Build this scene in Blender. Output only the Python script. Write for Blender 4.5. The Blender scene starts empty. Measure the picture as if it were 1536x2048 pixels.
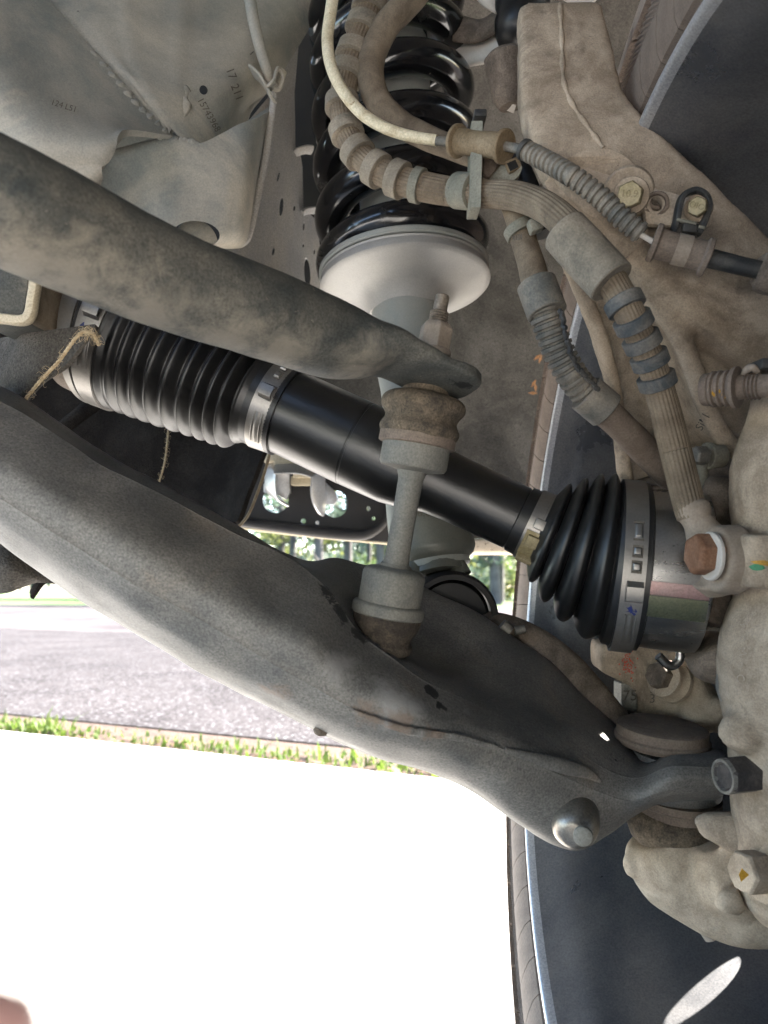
import bpy, bmesh, math, random
import numpy as np
from mathutils import Vector, Matrix, noise as mnoise
from mathutils.bvhtree import BVHTree
from mathutils.geometry import tessellate_polygon

# ------------------------------------------------------------------ camera, sky, sun, exposure
scn = bpy.context.scene
COL = scn.collection
F, CX, CY = 1500.0, 768.0, 1024.0          # focal length and centre of the photograph, in its pixels
CAM_H, PITCH = 0.40, math.atan(161 / 1500)
RIGHT = np.array([1.0, 0.0, 0.0])
FWD = np.array([0.0, math.cos(PITCH), math.sin(PITCH)])
UP = np.array([0.0, -math.sin(PITCH), math.cos(PITCH)])
EYE = np.array([0.0, 0.0, CAM_H])

cam_data = bpy.data.cameras.new('camera')
cam = bpy.data.objects.new('camera', cam_data)
COL.objects.link(cam)
cam.location = EYE
cam.rotation_euler = (math.radians(90) + PITCH, 0, 0)
cam_data.sensor_fit = 'AUTO'
cam_data.sensor_width = 36
cam_data.lens = 36 * F / 2048
cam_data.clip_start = 0.01
cam_data.clip_end = 3000
cam_data.dof.use_dof = True
cam_data.dof.focus_distance = 0.44
cam_data.dof.aperture_fstop = 12.5
scn.camera = cam

SUN_DIR = Vector((0.71, 0.40, 0.58)).normalized()     # from the ground towards the sun
world = bpy.data.worlds.new('World')
scn.world = world
world.use_nodes = True
wn = world.node_tree
bg = wn.nodes['Background']
sky = wn.nodes.new('ShaderNodeTexSky')
sky.sky_type = 'NISHITA'
sky.sun_disc = False
sky.sun_elevation = math.asin(SUN_DIR.z)
sky.sun_rotation = math.atan2(SUN_DIR.x, SUN_DIR.y)
sky.air_density = 1.0
sky.dust_density = 1.5
wn.links.new(sky.outputs[0], bg.inputs[0])
bg.inputs[1].default_value = 0.085
sun_data = bpy.data.lights.new('sun', 'SUN')
sun_data.energy = 4.6
sun_data.angle = math.radians(0.53)
sun_data.color = (1.0, 0.94, 0.86)
sun = bpy.data.objects.new('sun', sun_data)
COL.objects.link(sun)
sun.rotation_euler = SUN_DIR.to_track_quat('Z', 'Y').to_euler()
scn.view_settings.view_transform = 'Standard'
scn.view_settings.look = 'None'
scn.view_settings.gamma = 1.0
scn.view_settings.use_curve_mapping = False
scn.view_settings.exposure = 3.9
scn.cycles.max_bounces = 10
scn.cycles.diffuse_bounces = 6
scn.cycles.sample_clamp_indirect = 12

# ------------------------------------------------------------------ helpers
rng = random.Random(7)

def P(px, py, d):
    """the point of the place that the photograph shows at pixel (px, py), d metres ahead of the camera"""
    return EYE + RIGHT * ((px - CX) / F * d) + UP * (-(py - CY) / F * d) + FWD * d

def PX(px, d):
    return px / F * d

def V(*a):
    return np.array(a, dtype=float)

def unit(a):
    a = np.asarray(a, float)
    return a / (np.linalg.norm(a) + 1e-12)

def spline(pts, n):
    """Catmull-Rom through pts (k, dim), n samples"""
    p = np.asarray(pts, float)
    k = len(p)
    if k == 2:
        t = np.linspace(0, 1, n)[:, None]
        return p[0] * (1 - t) + p[1] * t
    q = np.vstack([2 * p[0] - p[1], p, 2 * p[-1] - p[-2]])
    u = np.linspace(0, k - 1, n)
    i = np.minimum(u.astype(int), k - 2)
    t = (u - i)[:, None]
    a, b, c, d = q[i], q[i + 1], q[i + 2], q[i + 3]
    return 0.5 * (2 * b + (c - a) * t + (2 * a - 5 * b + 4 * c - d) * t ** 2 + (3 * b - a - 3 * c + d) * t ** 3)

def frames(c, ref=None):
    n = len(c)
    T = np.gradient(c, axis=0)
    T /= np.linalg.norm(T, axis=1)[:, None] + 1e-12
    if ref is None:
        ref = V(0, 0, 1) if abs(T[0][2]) < .9 else V(1, 0, 0)
    A = np.zeros_like(c)
    a = unit(ref - T[0] * np.dot(ref, T[0]))
    for i in range(n):
        a = unit(a - T[i] * np.dot(a, T[i]))
        A[i] = a
    return T, A, np.cross(T, A)

class MB:
    def __init__(self):
        self.v, self.f = [], []

    def add(self, vs, fs):
        o = len(self.v)
        self.v.extend([tuple(map(float, x)) for x in vs])
        self.f.extend([tuple(o + i for i in f) for f in fs])
        return self

    def grid(self, g, wrap=False, flip=False):
        n, m, _ = g.shape
        fs = []
        mm = m if wrap else m - 1
        for i in range(n - 1):
            for j in range(mm):
                k = (j + 1) % m
                q = (i * m + j, i * m + k, (i + 1) * m + k, (i + 1) * m + j)
                fs.append(q[::-1] if flip else q)
        return self.add(g.reshape(-1, 3), fs)

    def rings(self, g, cap0=True, cap1=True):
        """closed tube from rings (n, m, 3) with fan caps"""
        n, m, _ = g.shape
        self.grid(g, wrap=True)
        o = len(self.v) - n * m
        if cap0:
            self.v.append(tuple(g[0].mean(0)))
            c = len(self.v) - 1
            for j in range(m):
                self.f.append((c, o + (j + 1) % m, o + j))
        if cap1:
            self.v.append(tuple(g[-1].mean(0)))
            c = len(self.v) - 1
            b = o + (n - 1) * m
            for j in range(m):
                self.f.append((c, b + j, b + (j + 1) % m))
        return self

    def tube(self, pts, rad, n=None, seg=20, ref=None, prof=None, cap=True, sq=2.0):
        """pts (k,3); rad scalar, list of scalars or list of (a,b); prof(theta,t)->multiplier; sq superellipse exponent"""
        pts = np.asarray(pts, float)
        k = len(pts)
        if np.isscalar(rad):
            r = np.full((k, 2), float(rad))
        else:
            r = np.array([(x, x) if np.isscalar(x) else x for x in rad], float)
        n = n or (k if k == 2 else (k - 1) * 10 + 1)
        s = spline(np.hstack([pts, r]), n)
        c, r = s[:, :3], s[:, 3:]
        return self.tube_raw(c, r, seg, ref, prof, cap, sq)

    def tube_raw(self, c, r, seg=20, ref=None, prof=None, cap=True, sq=2.0):
        r = np.asarray(r, float)
        if r.ndim == 1:
            r = np.stack([r, r], 1)
        T, A, B = frames(c, ref)
        th = np.linspace(0, 2 * np.pi, seg, endpoint=False)
        e = 2.0 / sq
        cs = np.sign(np.cos(th)) * np.abs(np.cos(th)) ** e
        sn = np.sign(np.sin(th)) * np.abs(np.sin(th)) ** e
        g = np.zeros((len(c), seg, 3))
        for i in range(len(c)):
            m = np.ones(seg) if prof is None else prof(th, i / (len(c) - 1))
            g[i] = c[i] + A[i] * (r[i, 0] * cs * m)[:, None] + B[i] * (r[i, 1] * sn * m)[:, None]
        return self.rings(g, cap, cap)

    def lathe(self, A, axis, prof, seg=32, cap=True, phase=0.0, ref=None):
        """prof: list of (distance along axis, radius) in metres"""
        A = np.asarray(A, float)
        ax = unit(axis)
        if ref is None:
            ref = V(0, 0, 1) if abs(ax[2]) < .9 else V(1, 0, 0)
        a = unit(ref - ax * np.dot(ref, ax))
        b = np.cross(ax, a)
        th = np.linspace(0, 2 * np.pi, seg, endpoint=False) + phase
        g = np.array([[A + ax * t + (a * math.cos(x) + b * math.sin(x)) * r for x in th] for t, r in prof])
        return self.rings(g, cap, cap)

    def box(self, c, ax, ay, az, half):
        """box with centre c, unit axes and half sizes"""
        c = np.asarray(c, float)
        vs = [c + ax * (sx * half[0]) + ay * (sy * half[1]) + az * (sz * half[2]) for sz in (-1, 1) for sy in (-1, 1) for sx in (-1, 1)]
        return self.add(vs, [(0, 2, 3, 1), (4, 5, 7, 6), (0, 1, 5, 4), (1, 3, 7, 5), (3, 2, 6, 7), (2, 0, 4, 6)])

    def prism(self, outer, thick, holes=(), direction=None):
        """outline of 3D points (front face), optional holes, pushed back by thick metres along direction (default FWD)"""
        dv = (FWD if direction is None else unit(direction)) * thick
        loops = [[Vector(p) for p in outer]] + [[Vector(p) for p in h] for h in holes]
        flat = [p for l in loops for p in l]
        tris = tessellate_polygon(loops)
        n = len(flat)
        vs = [np.array(p) for p in flat] + [np.array(p) + dv for p in flat]
        fs = [tuple(t) for t in tris] + [tuple(n + i for i in reversed(t)) for t in tris]
        o = 0
        for l in loops:
            m = len(l)
            for i in range(m):
                j = (i + 1) % m
                fs.append((o + i, o + j, n + o + j, n + o + i))
            o += m
        return self.add(vs, fs)

    def ball(self, c, rx, axes=None, ry=None, rz=None, nu=16, nv=12):
        c = np.asarray(c, float)
        ry, rz = ry or rx, rz or rx
        ax = axes or (RIGHT, UP, FWD)
        g = []
        for i in range(nv + 1):
            p = math.pi * i / nv
            rr = max(math.sin(p), 1e-3)
            g.append([c + ax[0] * (rx * rr * math.cos(t)) + ax[2] * (rz * rr * math.sin(t)) + ax[1] * (ry * math.cos(p))
                      for t in np.linspace(0, 2 * math.pi, nu, endpoint=False)])
        return self.rings(np.array(g), True, True)

    def mesh(self, name):
        me = bpy.data.meshes.new(name)
        me.from_pydata(self.v, [], self.f)
        me.validate()
        return me

def evaluated(ob):
    dg = bpy.context.evaluated_depsgraph_get()
    me = bpy.data.meshes.new_from_object(ob.evaluated_get(dg))
    return me

def finish(me, smooth=True, angle=38):
    bm = bmesh.new()
    bm.from_mesh(me)
    bmesh.ops.recalc_face_normals(bm, faces=bm.faces)
    bm.to_mesh(me)
    bm.free()
    me.polygons.foreach_set('use_smooth', [bool(smooth)] * len(me.polygons))
    if smooth and angle:
        me.set_sharp_from_angle(angle=math.radians(angle))

def build(name, mb, mat, parent=None, smooth=True, angle=38, mods=(), loc=None):
    """links the collected shape as ONE mesh object. mods: list of (type, settings) applied to it."""
    me = mb.mesh(name) if isinstance(mb, MB) else mb
    if mods:
        bm = bmesh.new(); bm.from_mesh(me)
        bmesh.ops.recalc_face_normals(bm, faces=bm.faces)
        bm.to_mesh(me); bm.free()
        tmp = bpy.data.objects.new('tmp', me)
        COL.objects.link(tmp)
        for ty, kw in mods:
            m = tmp.modifiers.new(ty, ty)
            for k, v in kw.items():
                setattr(m, k, v)
        me2 = evaluated(tmp)
        bpy.data.objects.remove(tmp)
        me = me2
        me.name = name
    finish(me, smooth, angle)
    ob = bpy.data.objects.new(name, me)
    COL.objects.link(ob)
    if parent is not None:
        ob.parent = parent
        o = Vector(parent['origin'])
    else:
        if loc is None:
            co = np.array([v.co[:] for v in me.vertices])
            lo, hi = co.min(0), co.max(0)
            loc = ((lo[0] + hi[0]) / 2, (lo[1] + hi[1]) / 2, lo[2])
        o = Vector(loc)
        ob.location = o
    me.transform(Matrix.Translation(-o))
    ob['origin'] = list(o)
    if parent is not None:
        ob['origin'] = list(o)     # a part keeps its thing's origin
    if mat is not None:
        me.materials.clear()
        me.materials.append(mat)
    return ob

def tag(o, label=None, cat=None, group=None, kind=None):
    if label: o['label'] = label
    if cat: o['category'] = cat
    if group: o['group'] = group
    if kind: o['kind'] = kind
    return o

def thing(name, loc, label, cat, group=None):
    o = bpy.data.objects.new(name, None)
    COL.objects.link(o)
    o.empty_display_size = .02
    o.location = Vector(loc)
    o['origin'] = list(map(float, loc))
    return tag(o, label, cat, group)

_tex = {}
def displace_mods(ob, amp, scale):
    k = round(scale, 3)
    if k not in _tex:
        t = bpy.data.textures.new('uneven', 'CLOUDS')
        t.noise_scale = 1.0 / scale
        t.noise_depth = 1
        t.noise_basis = 'BLENDER_ORIGINAL'
        _tex[k] = t
    m = ob.modifiers.new('d', 'DISPLACE')
    m.texture = _tex[k]
    m.texture_coords = 'LOCAL'
    m.mid_level = .5
    m.strength = amp * 3.0

def wob(me, amp, scale, seed=0.0):
    """uneven casting: pushes vertices along normals by smooth noise"""
    tmp = bpy.data.objects.new('tmp', me)
    COL.objects.link(tmp)
    displace_mods(tmp, amp, scale)
    me2 = evaluated(tmp)
    bpy.data.objects.remove(tmp)
    return me2

def caster(ob):
    """fast ray tester against one object; returns the world point hit or None"""
    bpy.context.view_layer.update()
    dg = bpy.context.evaluated_depsgraph_get()
    o = Vector(ob['origin'])
    def cast(p, d):
        h = ob.ray_cast(Vector(p) - o, Vector(d), distance=3.0, depsgraph=dg)
        return (h[1] + o) if h[0] else None
    return cast

def text_mesh(body, size, extrude=.0003):
    cu = bpy.data.curves.new('t', 'FONT')
    cu.body = body
    cu.size = size
    cu.extrude = extrude
    cu.align_x = 'CENTER'
    cu.align_y = 'CENTER'
    cu.resolution_u = 3
    ob = bpy.data.objects.new('t', cu)
    COL.objects.link(ob)
    me = evaluated(ob)
    bpy.data.objects.remove(ob)
    return me

def stamp(name, body, px, py, d, hpx, ang, mat, parent, target=None, proud=.00025, shear=0.0):
    """raised or stamped lettering lying on its surface; ang degrees anticlockwise in the picture"""
    me = text_mesh(body, PX(hpx, d) * 1.35)
    a = math.radians(ang)
    ex = RIGHT * math.cos(a) + UP * math.sin(a)
    ey = -RIGHT * math.sin(a) + UP * math.cos(a) + ex * shear
    c = P(px, py, d)
    cast = caster(target) if target is not None else None
    dirv = Vector(unit(c - EYE))
    for v in me.vertices:
        p = Vector(c + ex * v.co.x + ey * v.co.y)
        z = v.co.z
        if cast is not None:
            h = cast(p - dirv * .12, dirv)
            if h is not None:
                p = h
        v.co = p - dirv * (proud + z)
    return build(name, me, mat, parent, smooth=False)

# ------------------------------------------------------------------ materials
def new_mat(name):
    m = bpy.data.materials.new(name)
    m.use_nodes = True
    return m, m.node_tree, m.node_tree.nodes['Principled BSDF']

def ramp(nt, fac, stops):
    r = nt.nodes.new('ShaderNodeValToRGB')
    while len(r.color_ramp.elements) < len(stops):
        r.color_ramp.elements.new(.5)
    for e, (p, c) in zip(r.color_ramp.elements, stops):
        e.position = p
        e.color = (*c, 1) if len(c) == 3 else c
    nt.links.new(fac, r.inputs[0])
    return r.outputs[0]

def noise_tex(nt, co, scale, detail=6, rough=.6, dist=0.0, stretch=None, off=(0, 0, 0)):
    if stretch is not None or off != (0, 0, 0):
        mp = nt.nodes.new('ShaderNodeMapping')
        if stretch is not None:
            mp.inputs['Scale'].default_value = stretch
        mp.inputs['Location'].default_value = off
        nt.links.new(co, mp.inputs[0])
        co = mp.outputs[0]
    n = nt.nodes.new('ShaderNodeTexNoise')
    n.inputs['Scale'].default_value = scale
    n.inputs['Detail'].default_value = detail
    n.inputs['Roughness'].default_value = rough
    n.inputs['Distortion'].default_value = dist
    nt.links.new(co, n.inputs['Vector'])
    return n.outputs['Fac']

def mix(nt, fac, a, b, mode='MIX'):
    m = nt.nodes.new('ShaderNodeMix')
    m.data_type = 'RGBA'
    m.blend_type = mode
    for s, v in ((0, fac), (6, a), (7, b)):
        if hasattr(v, 'is_linked') or hasattr(v, 'links'):
            nt.links.new(v, m.inputs[s])
        elif s == 0:
            m.inputs[0].default_value = v
        else:
            m.inputs[s].default_value = (*v, 1)
    return m.outputs[2]

def grime(name, base, dust, scale=45, lo=.42, hi=.62, rough=.75, rough2=None, metal=0.0, bump=.25, fine=900, finev=.35,
          speck=None, speck_at=.70, speck_scale=260, coat=0.0, stretch=None, third=None, third_at=(.55, .75), dist=.4, bumpd=.0008, spec=.4):
    m, nt, b = new_mat(name)
    tc = nt.nodes.new('ShaderNodeTexCoord')
    co = tc.outputs['Object']
    n1 = noise_tex(nt, co, scale, 9, .66, dist, stretch)
    col = ramp(nt, n1, [(lo, base), (hi, dust)])
    if third is not None:
        n3 = noise_tex(nt, co, scale * .45, 7, .7, .8, None, (3.1, 1.7, .3))
        col = mix(nt, ramp(nt, n3, [(third_at[0], (0, 0, 0)), (third_at[1], (1, 1, 1))]), col, third)
    nf = noise_tex(nt, co, fine, 3, .6)
    col = mix(nt, 1.0, col, ramp(nt, nf, [(.25, (1 - finev,) * 3), (.75, (1 + finev * .6,) * 3)]), 'MULTIPLY')
    if speck is not None:
        ns = noise_tex(nt, co, speck_scale, 4, .55, .2, None, (7.7, 2.2, 5.1))
        col = mix(nt, ramp(nt, ns, [(speck_at, (0, 0, 0)), (speck_at + .04, (1, 1, 1))]), col, speck)
    nt.links.new(col, b.inputs['Base Color'])
    b.inputs['Metallic'].default_value = metal
    b.inputs['Specular IOR Level'].default_value = spec
    if rough2 is not None:
        rr = ramp(nt, n1, [(lo, (rough,) * 3), (hi, (rough2,) * 3)])
        nt.links.new(rr, b.inputs['Roughness'])
    else:
        b.inputs['Roughness'].default_value = rough
    if coat:
        b.inputs['Coat Weight'].default_value = coat
        b.inputs['Coat Roughness'].default_value = .06
    if bump:
        bp = nt.nodes.new('ShaderNodeBump')
        bp.inputs['Strength'].default_value = bump
        bp.inputs['Distance'].default_value = bumpd
        add = nt.nodes.new('ShaderNodeMath')
        add.operation = 'MULTIPLY_ADD'
        add.inputs[1].default_value = .6
        nt.links.new(nf, add.inputs[0])
        nt.links.new(n1, add.inputs[2])
        nt.links.new(add.outputs[0], bp.inputs['Height'])
        nt.links.new(bp.outputs[0], b.inputs['Normal'])
    return m

def stain(m, owner, pts, col, nscale=60, lo=.42, hi=.58, strength=1.0):
    """wear with a place and shape of its own on one thing: pts are (world point, radius); colour mixed in through noise"""
    nt = m.node_tree
    b = nt.nodes['Principled BSDF']
    src = b.inputs['Base Color'].links[0].from_socket
    tc = nt.nodes.new('ShaderNodeTexCoord')
    o = np.array(owner['origin'])
    total = None
    for p, r in pts:
        vm_ = nt.nodes.new('ShaderNodeVectorMath'); vm_.operation = 'DISTANCE'
        nt.links.new(tc.outputs['Object'], vm_.inputs[0])
        vm_.inputs[1].default_value = tuple(np.asarray(p) - o)
        mr = nt.nodes.new('ShaderNodeMapRange')
        mr.inputs['From Min'].default_value = r; mr.inputs['From Max'].default_value = 0.0
        mr.inputs['To Min'].default_value = 0.0; mr.inputs['To Max'].default_value = .5
        nt.links.new(vm_.outputs['Value'], mr.inputs['Value'])
        if total is None:
            total = mr.outputs[0]
        else:
            mx = nt.nodes.new('ShaderNodeMath'); mx.operation = 'MAXIMUM'
            nt.links.new(total, mx.inputs[0]); nt.links.new(mr.outputs[0], mx.inputs[1])
            total = mx.outputs[0]
    n_ = noise_tex(nt, tc.outputs['Object'], nscale, 9, .7, .5, None, (1.3, 4.4, 2.1))
    # stain where falloff + noise passes the threshold; nothing outside the radius
    ad = nt.nodes.new('ShaderNodeMath'); ad.operation = 'ADD'
    nt.links.new(total, ad.inputs[0]); nt.links.new(n_, ad.inputs[1])
    f1 = ramp(nt, ad.outputs[0], [(lo + .22, (0, 0, 0)), (hi + .22, (strength,) * 3)])
    ml = nt.nodes.new('ShaderNodeMath'); ml.operation = 'MULTIPLY'
    gate = ramp(nt, total, [(0.0, (0, 0, 0)), (.06, (1, 1, 1))])
    nt.links.new(f1, ml.inputs[0]); nt.links.new(gate, ml.inputs[1])
    nt.links.new(mix(nt, ml.outputs[0], src, col), b.inputs['Base Color'])

M = {}
M['bar'] = grime('dusty_dark_paint', (.032, .037, .036), (.115, .108, .090), 34, .36, .68, .60, .85, third=(.235, .205, .16), third_at=(.52, .78), finev=.55, stretch=(.55, 1, 1), speck=(.20, .18, .145), speck_at=.70, speck_scale=330, bump=.35)
M['arm'] = grime('dusty_arm_paint', (.096, .094, .090), (.185, .174, .158), 26, .36, .66, .48, .70, third=(.215, .175, .135), third_at=(.58, .78), finev=.55, speck=(.20, .185, .16), speck_at=.72, speck_scale=380, bump=.35)
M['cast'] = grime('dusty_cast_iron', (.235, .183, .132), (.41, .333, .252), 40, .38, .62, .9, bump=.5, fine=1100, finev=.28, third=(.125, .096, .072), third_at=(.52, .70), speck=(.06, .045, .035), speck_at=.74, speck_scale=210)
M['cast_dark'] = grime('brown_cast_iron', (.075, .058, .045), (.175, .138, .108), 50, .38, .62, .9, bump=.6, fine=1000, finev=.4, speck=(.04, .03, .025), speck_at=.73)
M['frame'] = grime('dusty_frame_paint', (.155, .163, .152), (.375, .335, .275), 11, .34, .68, .62, .8, third=(.42, .365, .285), third_at=(.54, .70), speck=(.04, .04, .038), speck_at=.75, speck_scale=160, bump=.2, dist=.4, finev=.22)
M['panel'] = grime('grey_frame_panel', (.24, .245, .255), (.38, .35, .31), 14, .38, .64, .7, .85, speck=(.06, .06, .06), speck_at=.76, speck_scale=120, bump=.2, stretch=(1, 1, .35))
M['hose'] = grime('dusty_hose_rubber', (.095, .072, .049), (.20, .158, .112), 55, .35, .66, .85, bump=.25, fine=1100, finev=.3)
M['collar'] = grime('dusty_hose_collar', (.135, .118, .092), (.26, .222, .172), 55, .35, .66, .8, bump=.25)
M['collar_dark'] = grime('grey_hose_collar', (.045, .052, .056), (.15, .135, .115), 70, .40, .66, .7, bump=.25)
M['cream'] = grime('cream_sleeve', (.56, .50, .36), (.36, .29, .18), 90, .45, .72, .6, bump=.1, speck=(.22, .15, .08), speck_at=.70)
M['conduit'] = grime('grey_conduit', (.088, .088, .080), (.225, .195, .155), 60, .38, .66, .7, bump=.1)
M['plastic'] = grime('black_plastic', (.016, .018, .02), (.075, .068, .058), 60, .42, .70, .5, .75, bump=.1)
M['clipgreen'] = grime('dusty_clip_plastic', (.125, .125, .10), (.20, .185, .145), 50, .35, .66, .75, bump=.15, speck=(.05, .055, .06), speck_at=.67, speck_scale=130)
M['grommet'] = grime('brown_grommet', (.12, .082, .042), (.22, .17, .11), 55, .35, .66, .8, bump=.2)
M['grommet_dark'] = grime('dusty_brown_grommet', (.12, .09, .07), (.19, .15, .118), 55, .35, .66, .85, bump=.2)
M['boot'] = grime('black_boot_rubber', (.0075, .0075, .008), (.016, .0155, .015), 30, .40, .72, .34, .46, bump=.12, finev=.3, spec=.45)
M['shaft'] = grime('black_shaft_paint', (.0065, .0065, .007), (.011, .011, .0105), 30, .40, .72, .30, .38, bump=.15, finev=.2, spec=.55, fine=600)
M['spring'] = grime('black_spring_coating', (.006, .006, .0075), (.012, .0118, .0115), 35, .42, .70, .16, .30, bump=.08, speck=(.15, .13, .10), speck_at=.735, speck_scale=210, coat=.5)
M['strut'] = grime('pale_strut_paint', (.22, .235, .22), (.27, .265, .24), 30, .38, .66, .55, .7, bump=.1, finev=.12, speck=(.2, .18, .15), speck_at=.76)
M['tank'] = grime('grey_reservoir_paint', (.105, .112, .10), (.145, .14, .12), 30, .38, .66, .40, .55, bump=.1, finev=.15, metal=.2)
M['body_tube'] = grime('pale_damper_body', (.40, .42, .39), (.46, .44, .40), 30, .38, .66, .55, .7, bump=.1, finev=.12, speck=(.2, .18, .15), speck_at=.76)
M['silver'] = grime('silver_strut_paint', (.27, .265, .255), (.33, .32, .30), 30, .38, .66, .5, .6, metal=.2, bump=.06, finev=.12)
M['band'] = grime('clamp_steel', (.21, .20, .19), (.27, .258, .24), 60, .38, .66, .36, .48, metal=.85, bump=.05, finev=.12)
M['joint'] = grime('machined_steel', (.31, .305, .295), (.38, .37, .36), 40, .38, .66, .24, .34, metal=.95, bump=.05, finev=.15, stretch=(.15, 1, 1))
M['link'] = grime('dusty_link_zinc', (.125, .124, .110), (.185, .175, .150), 60, .38, .66, .6, .8, bump=.15, speck=(.02, .02, .02), speck_at=.755)
M['darkboot'] = grime('dark_link_boot', (.030, .024, .019), (.085, .066, .048), 95, .38, .64, .9, bump=.8, fine=900, finev=.6)
M['linkboot'] = grime('dusty_link_boot', (.050, .040, .030), (.155, .120, .082), 140, .34, .68, .9, bump=.7, fine=900, finev=.6)
M['stud'] = grime('dirty_stud', (.085, .068, .052), (.24, .20, .16), 120, .40, .66, .6, metal=.3, bump=.3)
M['bolt'] = grime('yellow_zinc_bolt', (.22, .18, .095), (.30, .25, .16), 120, .38, .66, .6, metal=.35, bump=.15)
M['rustbolt'] = grime('rusty_banjo_bolt', (.15, .068, .034), (.24, .135, .085), 90, .36, .66, .8, bump=.3)
M['fitting'] = grime('dusty_hose_fitting', (.205, .165, .128), (.285, .235, .188), 60, .36, .66, .85, bump=.2, finev=.2)
M['steel'] = grime('grey_bolt_steel', (.16, .155, .14), (.26, .24, .21), 90, .38, .66, .5, metal=.4, bump=.15)
M['darkbolt'] = grime('dark_bolt', (.05, .045, .045), (.12, .105, .095), 90, .38, .66, .5, metal=.3, bump=.2)
M['cup'] = grime('worn_dome', (.26, .24, .21), (.12, .11, .10), 50, .38, .66, .38, .3, metal=.75, bump=.1)
M['plate'] = grime('dusty_bracket_plate', (.36, .30, .235), (.30, .25, .19), 90, .38, .66, .85, bump=.4, speck=(.07, .045, .03), speck_at=.66, speck_scale=240)
M['ink'] = grime('stamp_shadow', (.075, .064, .052), (.12, .105, .085), 200, .4, .6, .9, bump=0)
M['letter'] = grime('raised_cast_letter', (.27, .22, .17), (.34, .28, .22), 150, .4, .6, .9, bump=.2)
M['boltmark'] = grime('bolt_stamp', (.13, .105, .05), (.17, .14, .08), 150, .4, .6, .8, bump=0)
M['yellow'] = grime('yellow_paint_mark', (.46, .24, .02), (.36, .20, .04), 150, .4, .7, .6, bump=0)
M['green'] = grime('green_paint_mark', (.03, .20, .09), (.05, .17, .09), 150, .4, .7, .6, bump=0)
M['red'] = grime('red_paint_mark', (.50, .06, .03), (.30, .09, .06), 150, .4, .7, .7, bump=0)
M['pink'] = grime('pink_reflection', (.30, .20, .195), (.27, .205, .20), 60, .4, .7, .35, metal=.9, bump=0)  # pinkish reflection on the joint steel, put into the colour
M['lime'] = grime('lime_reflection', (.225, .235, .15), (.215, .225, .17), 60, .4, .7, .35, metal=.9, bump=0)  # greenish reflection on the same steel, likewise painted in
M['blue'] = grime('blue_ink', (.01, .02, .12), (.02, .03, .10), 150, .4, .7, .5, bump=0)
M['felt'] = grime('grey_felt', (.060, .054, .047), (.115, .104, .092), 16, .36, .66, 1.0, bump=.9, fine=700, finev=.6, third=(.040, .037, .034), third_at=(.5, .72), bumpd=.003, spec=.1)
M['blackfelt'] = grime('black_felt', (.014, .012, .011), (.030, .026, .023), 25, .40, .70, 1.0, bump=.7, fine=900, finev=.5, bumpd=.002, spec=.08)
M['beam'] = grime('black_beam_paint', (.012, .011, .012), (.025, .022, .02), 20, .4, .7, .5, .7, bump=.1)
M['twine'] = grime('jute_twine', (.32, .235, .135), (.45, .36, .23), 400, .4, .6, 1.0, bump=.6)
M['wheel'] = grime('wheel_barrel_paint', (.115, .122, .140), (.225, .222, .222), 11, .36, .68, .26, .44, metal=.72, bump=.08, finev=.3, speck=(.22, .19, .16), speck_at=.775, speck_scale=90, third=(.12, .115, .108), third_at=(.58, .82))
M['lip'] = grime('wheel_lip', (.36, .37, .40), (.46, .46, .47), 20, .4, .7, .40, metal=.6, bump=.05)  # paler than the barrel: the bright reflection along the rim is painted in
M['tyre'] = grime('tyre_rubber', (.10, .076, .062), (.165, .128, .104), 30, .38, .66, .8, bump=.3, finev=.3)
M['treadrub'] = grime('tread_rubber', (.20, .158, .132), (.31, .25, .21), 60, .38, .66, .85, bump=.5, finev=.4)
M['uca'] = grime('pale_arm_paint', (.40, .37, .33), (.50, .46, .42), 30, .38, .66, .5, .65, bump=.08, finev=.12)
M['skin'] = grime('finger_skin', (.72, .40, .36), (.78, .46, .42), 60, .4, .7, .5, bump=.1, finev=.1)
M['nail'] = grime('finger_nail', (.60, .36, .31), (.64, .41, .35), 60, .4, .7, .35, bump=0)
M['concrete'] = grime('driveway_concrete', (.44, .42, .39), (.55, .53, .49), 1.3, .36, .66, .9, bump=.4, fine=260, finev=.25, bumpd=.002)
M['asphalt'] = grime('road_asphalt', (.042, .038, .038), (.066, .060, .060), 2.2, .36, .66, .85, bump=.8, fine=95, finev=.85, bumpd=.006, spec=.02, speck=(.15, .145, .15), speck_at=.60, speck_scale=60)
M['verge'] = grime('pale_road', (.045, .040, .042), (.12, .108, .106), .45, .36, .66, 1.0, bump=.4, fine=90, finev=.4, spec=.02)
M['soil'] = grime('reddish_soil', (.045, .026, .017), (.10, .062, .042), 40, .36, .66, .95, bump=.8, fine=200, finev=.6, bumpd=.008)
M['lawn'] = grime('far_grass', (.045, .085, .015), (.085, .130, .030), .8, .36, .66, .9, bump=.3, fine=20, finev=.4)
M['blade'] = grime('grass_blade', (.055, .105, .012), (.105, .135, .028), 20, .36, .66, .6, bump=0, fine=100)
M['bark'] = grime('tree_bark', (.045, .040, .040), (.10, .092, .09), 3, .36, .66, .95, bump=.6, bumpd=.02, fine=20)
M['leaf1'] = grime('leaf_green', (.06, .11, .03), (.10, .13, .05), 1.2, .36, .66, .6, bump=0, fine=20)
M['leaf2'] = grime('leaf_yellow_green', (.10, .12, .03), (.13, .14, .055), 1.2, .36, .66, .6, bump=0, fine=20)
M['leaf3'] = grime('leaf_bluish_green', (.07, .11, .075), (.10, .13, .10), 1.2, .36, .66, .6, bump=0, fine=20)
M['scrap'] = grime('leaf_scrap', (.24, .11, .04), (.36, .18, .08), 120, .4, .6, .8, bump=.2)
M['dryleaf'] = grime('dry_leaf', (.060, .028, .014), (.11, .055, .028), 120, .4, .6, .8, bump=.2)
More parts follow.
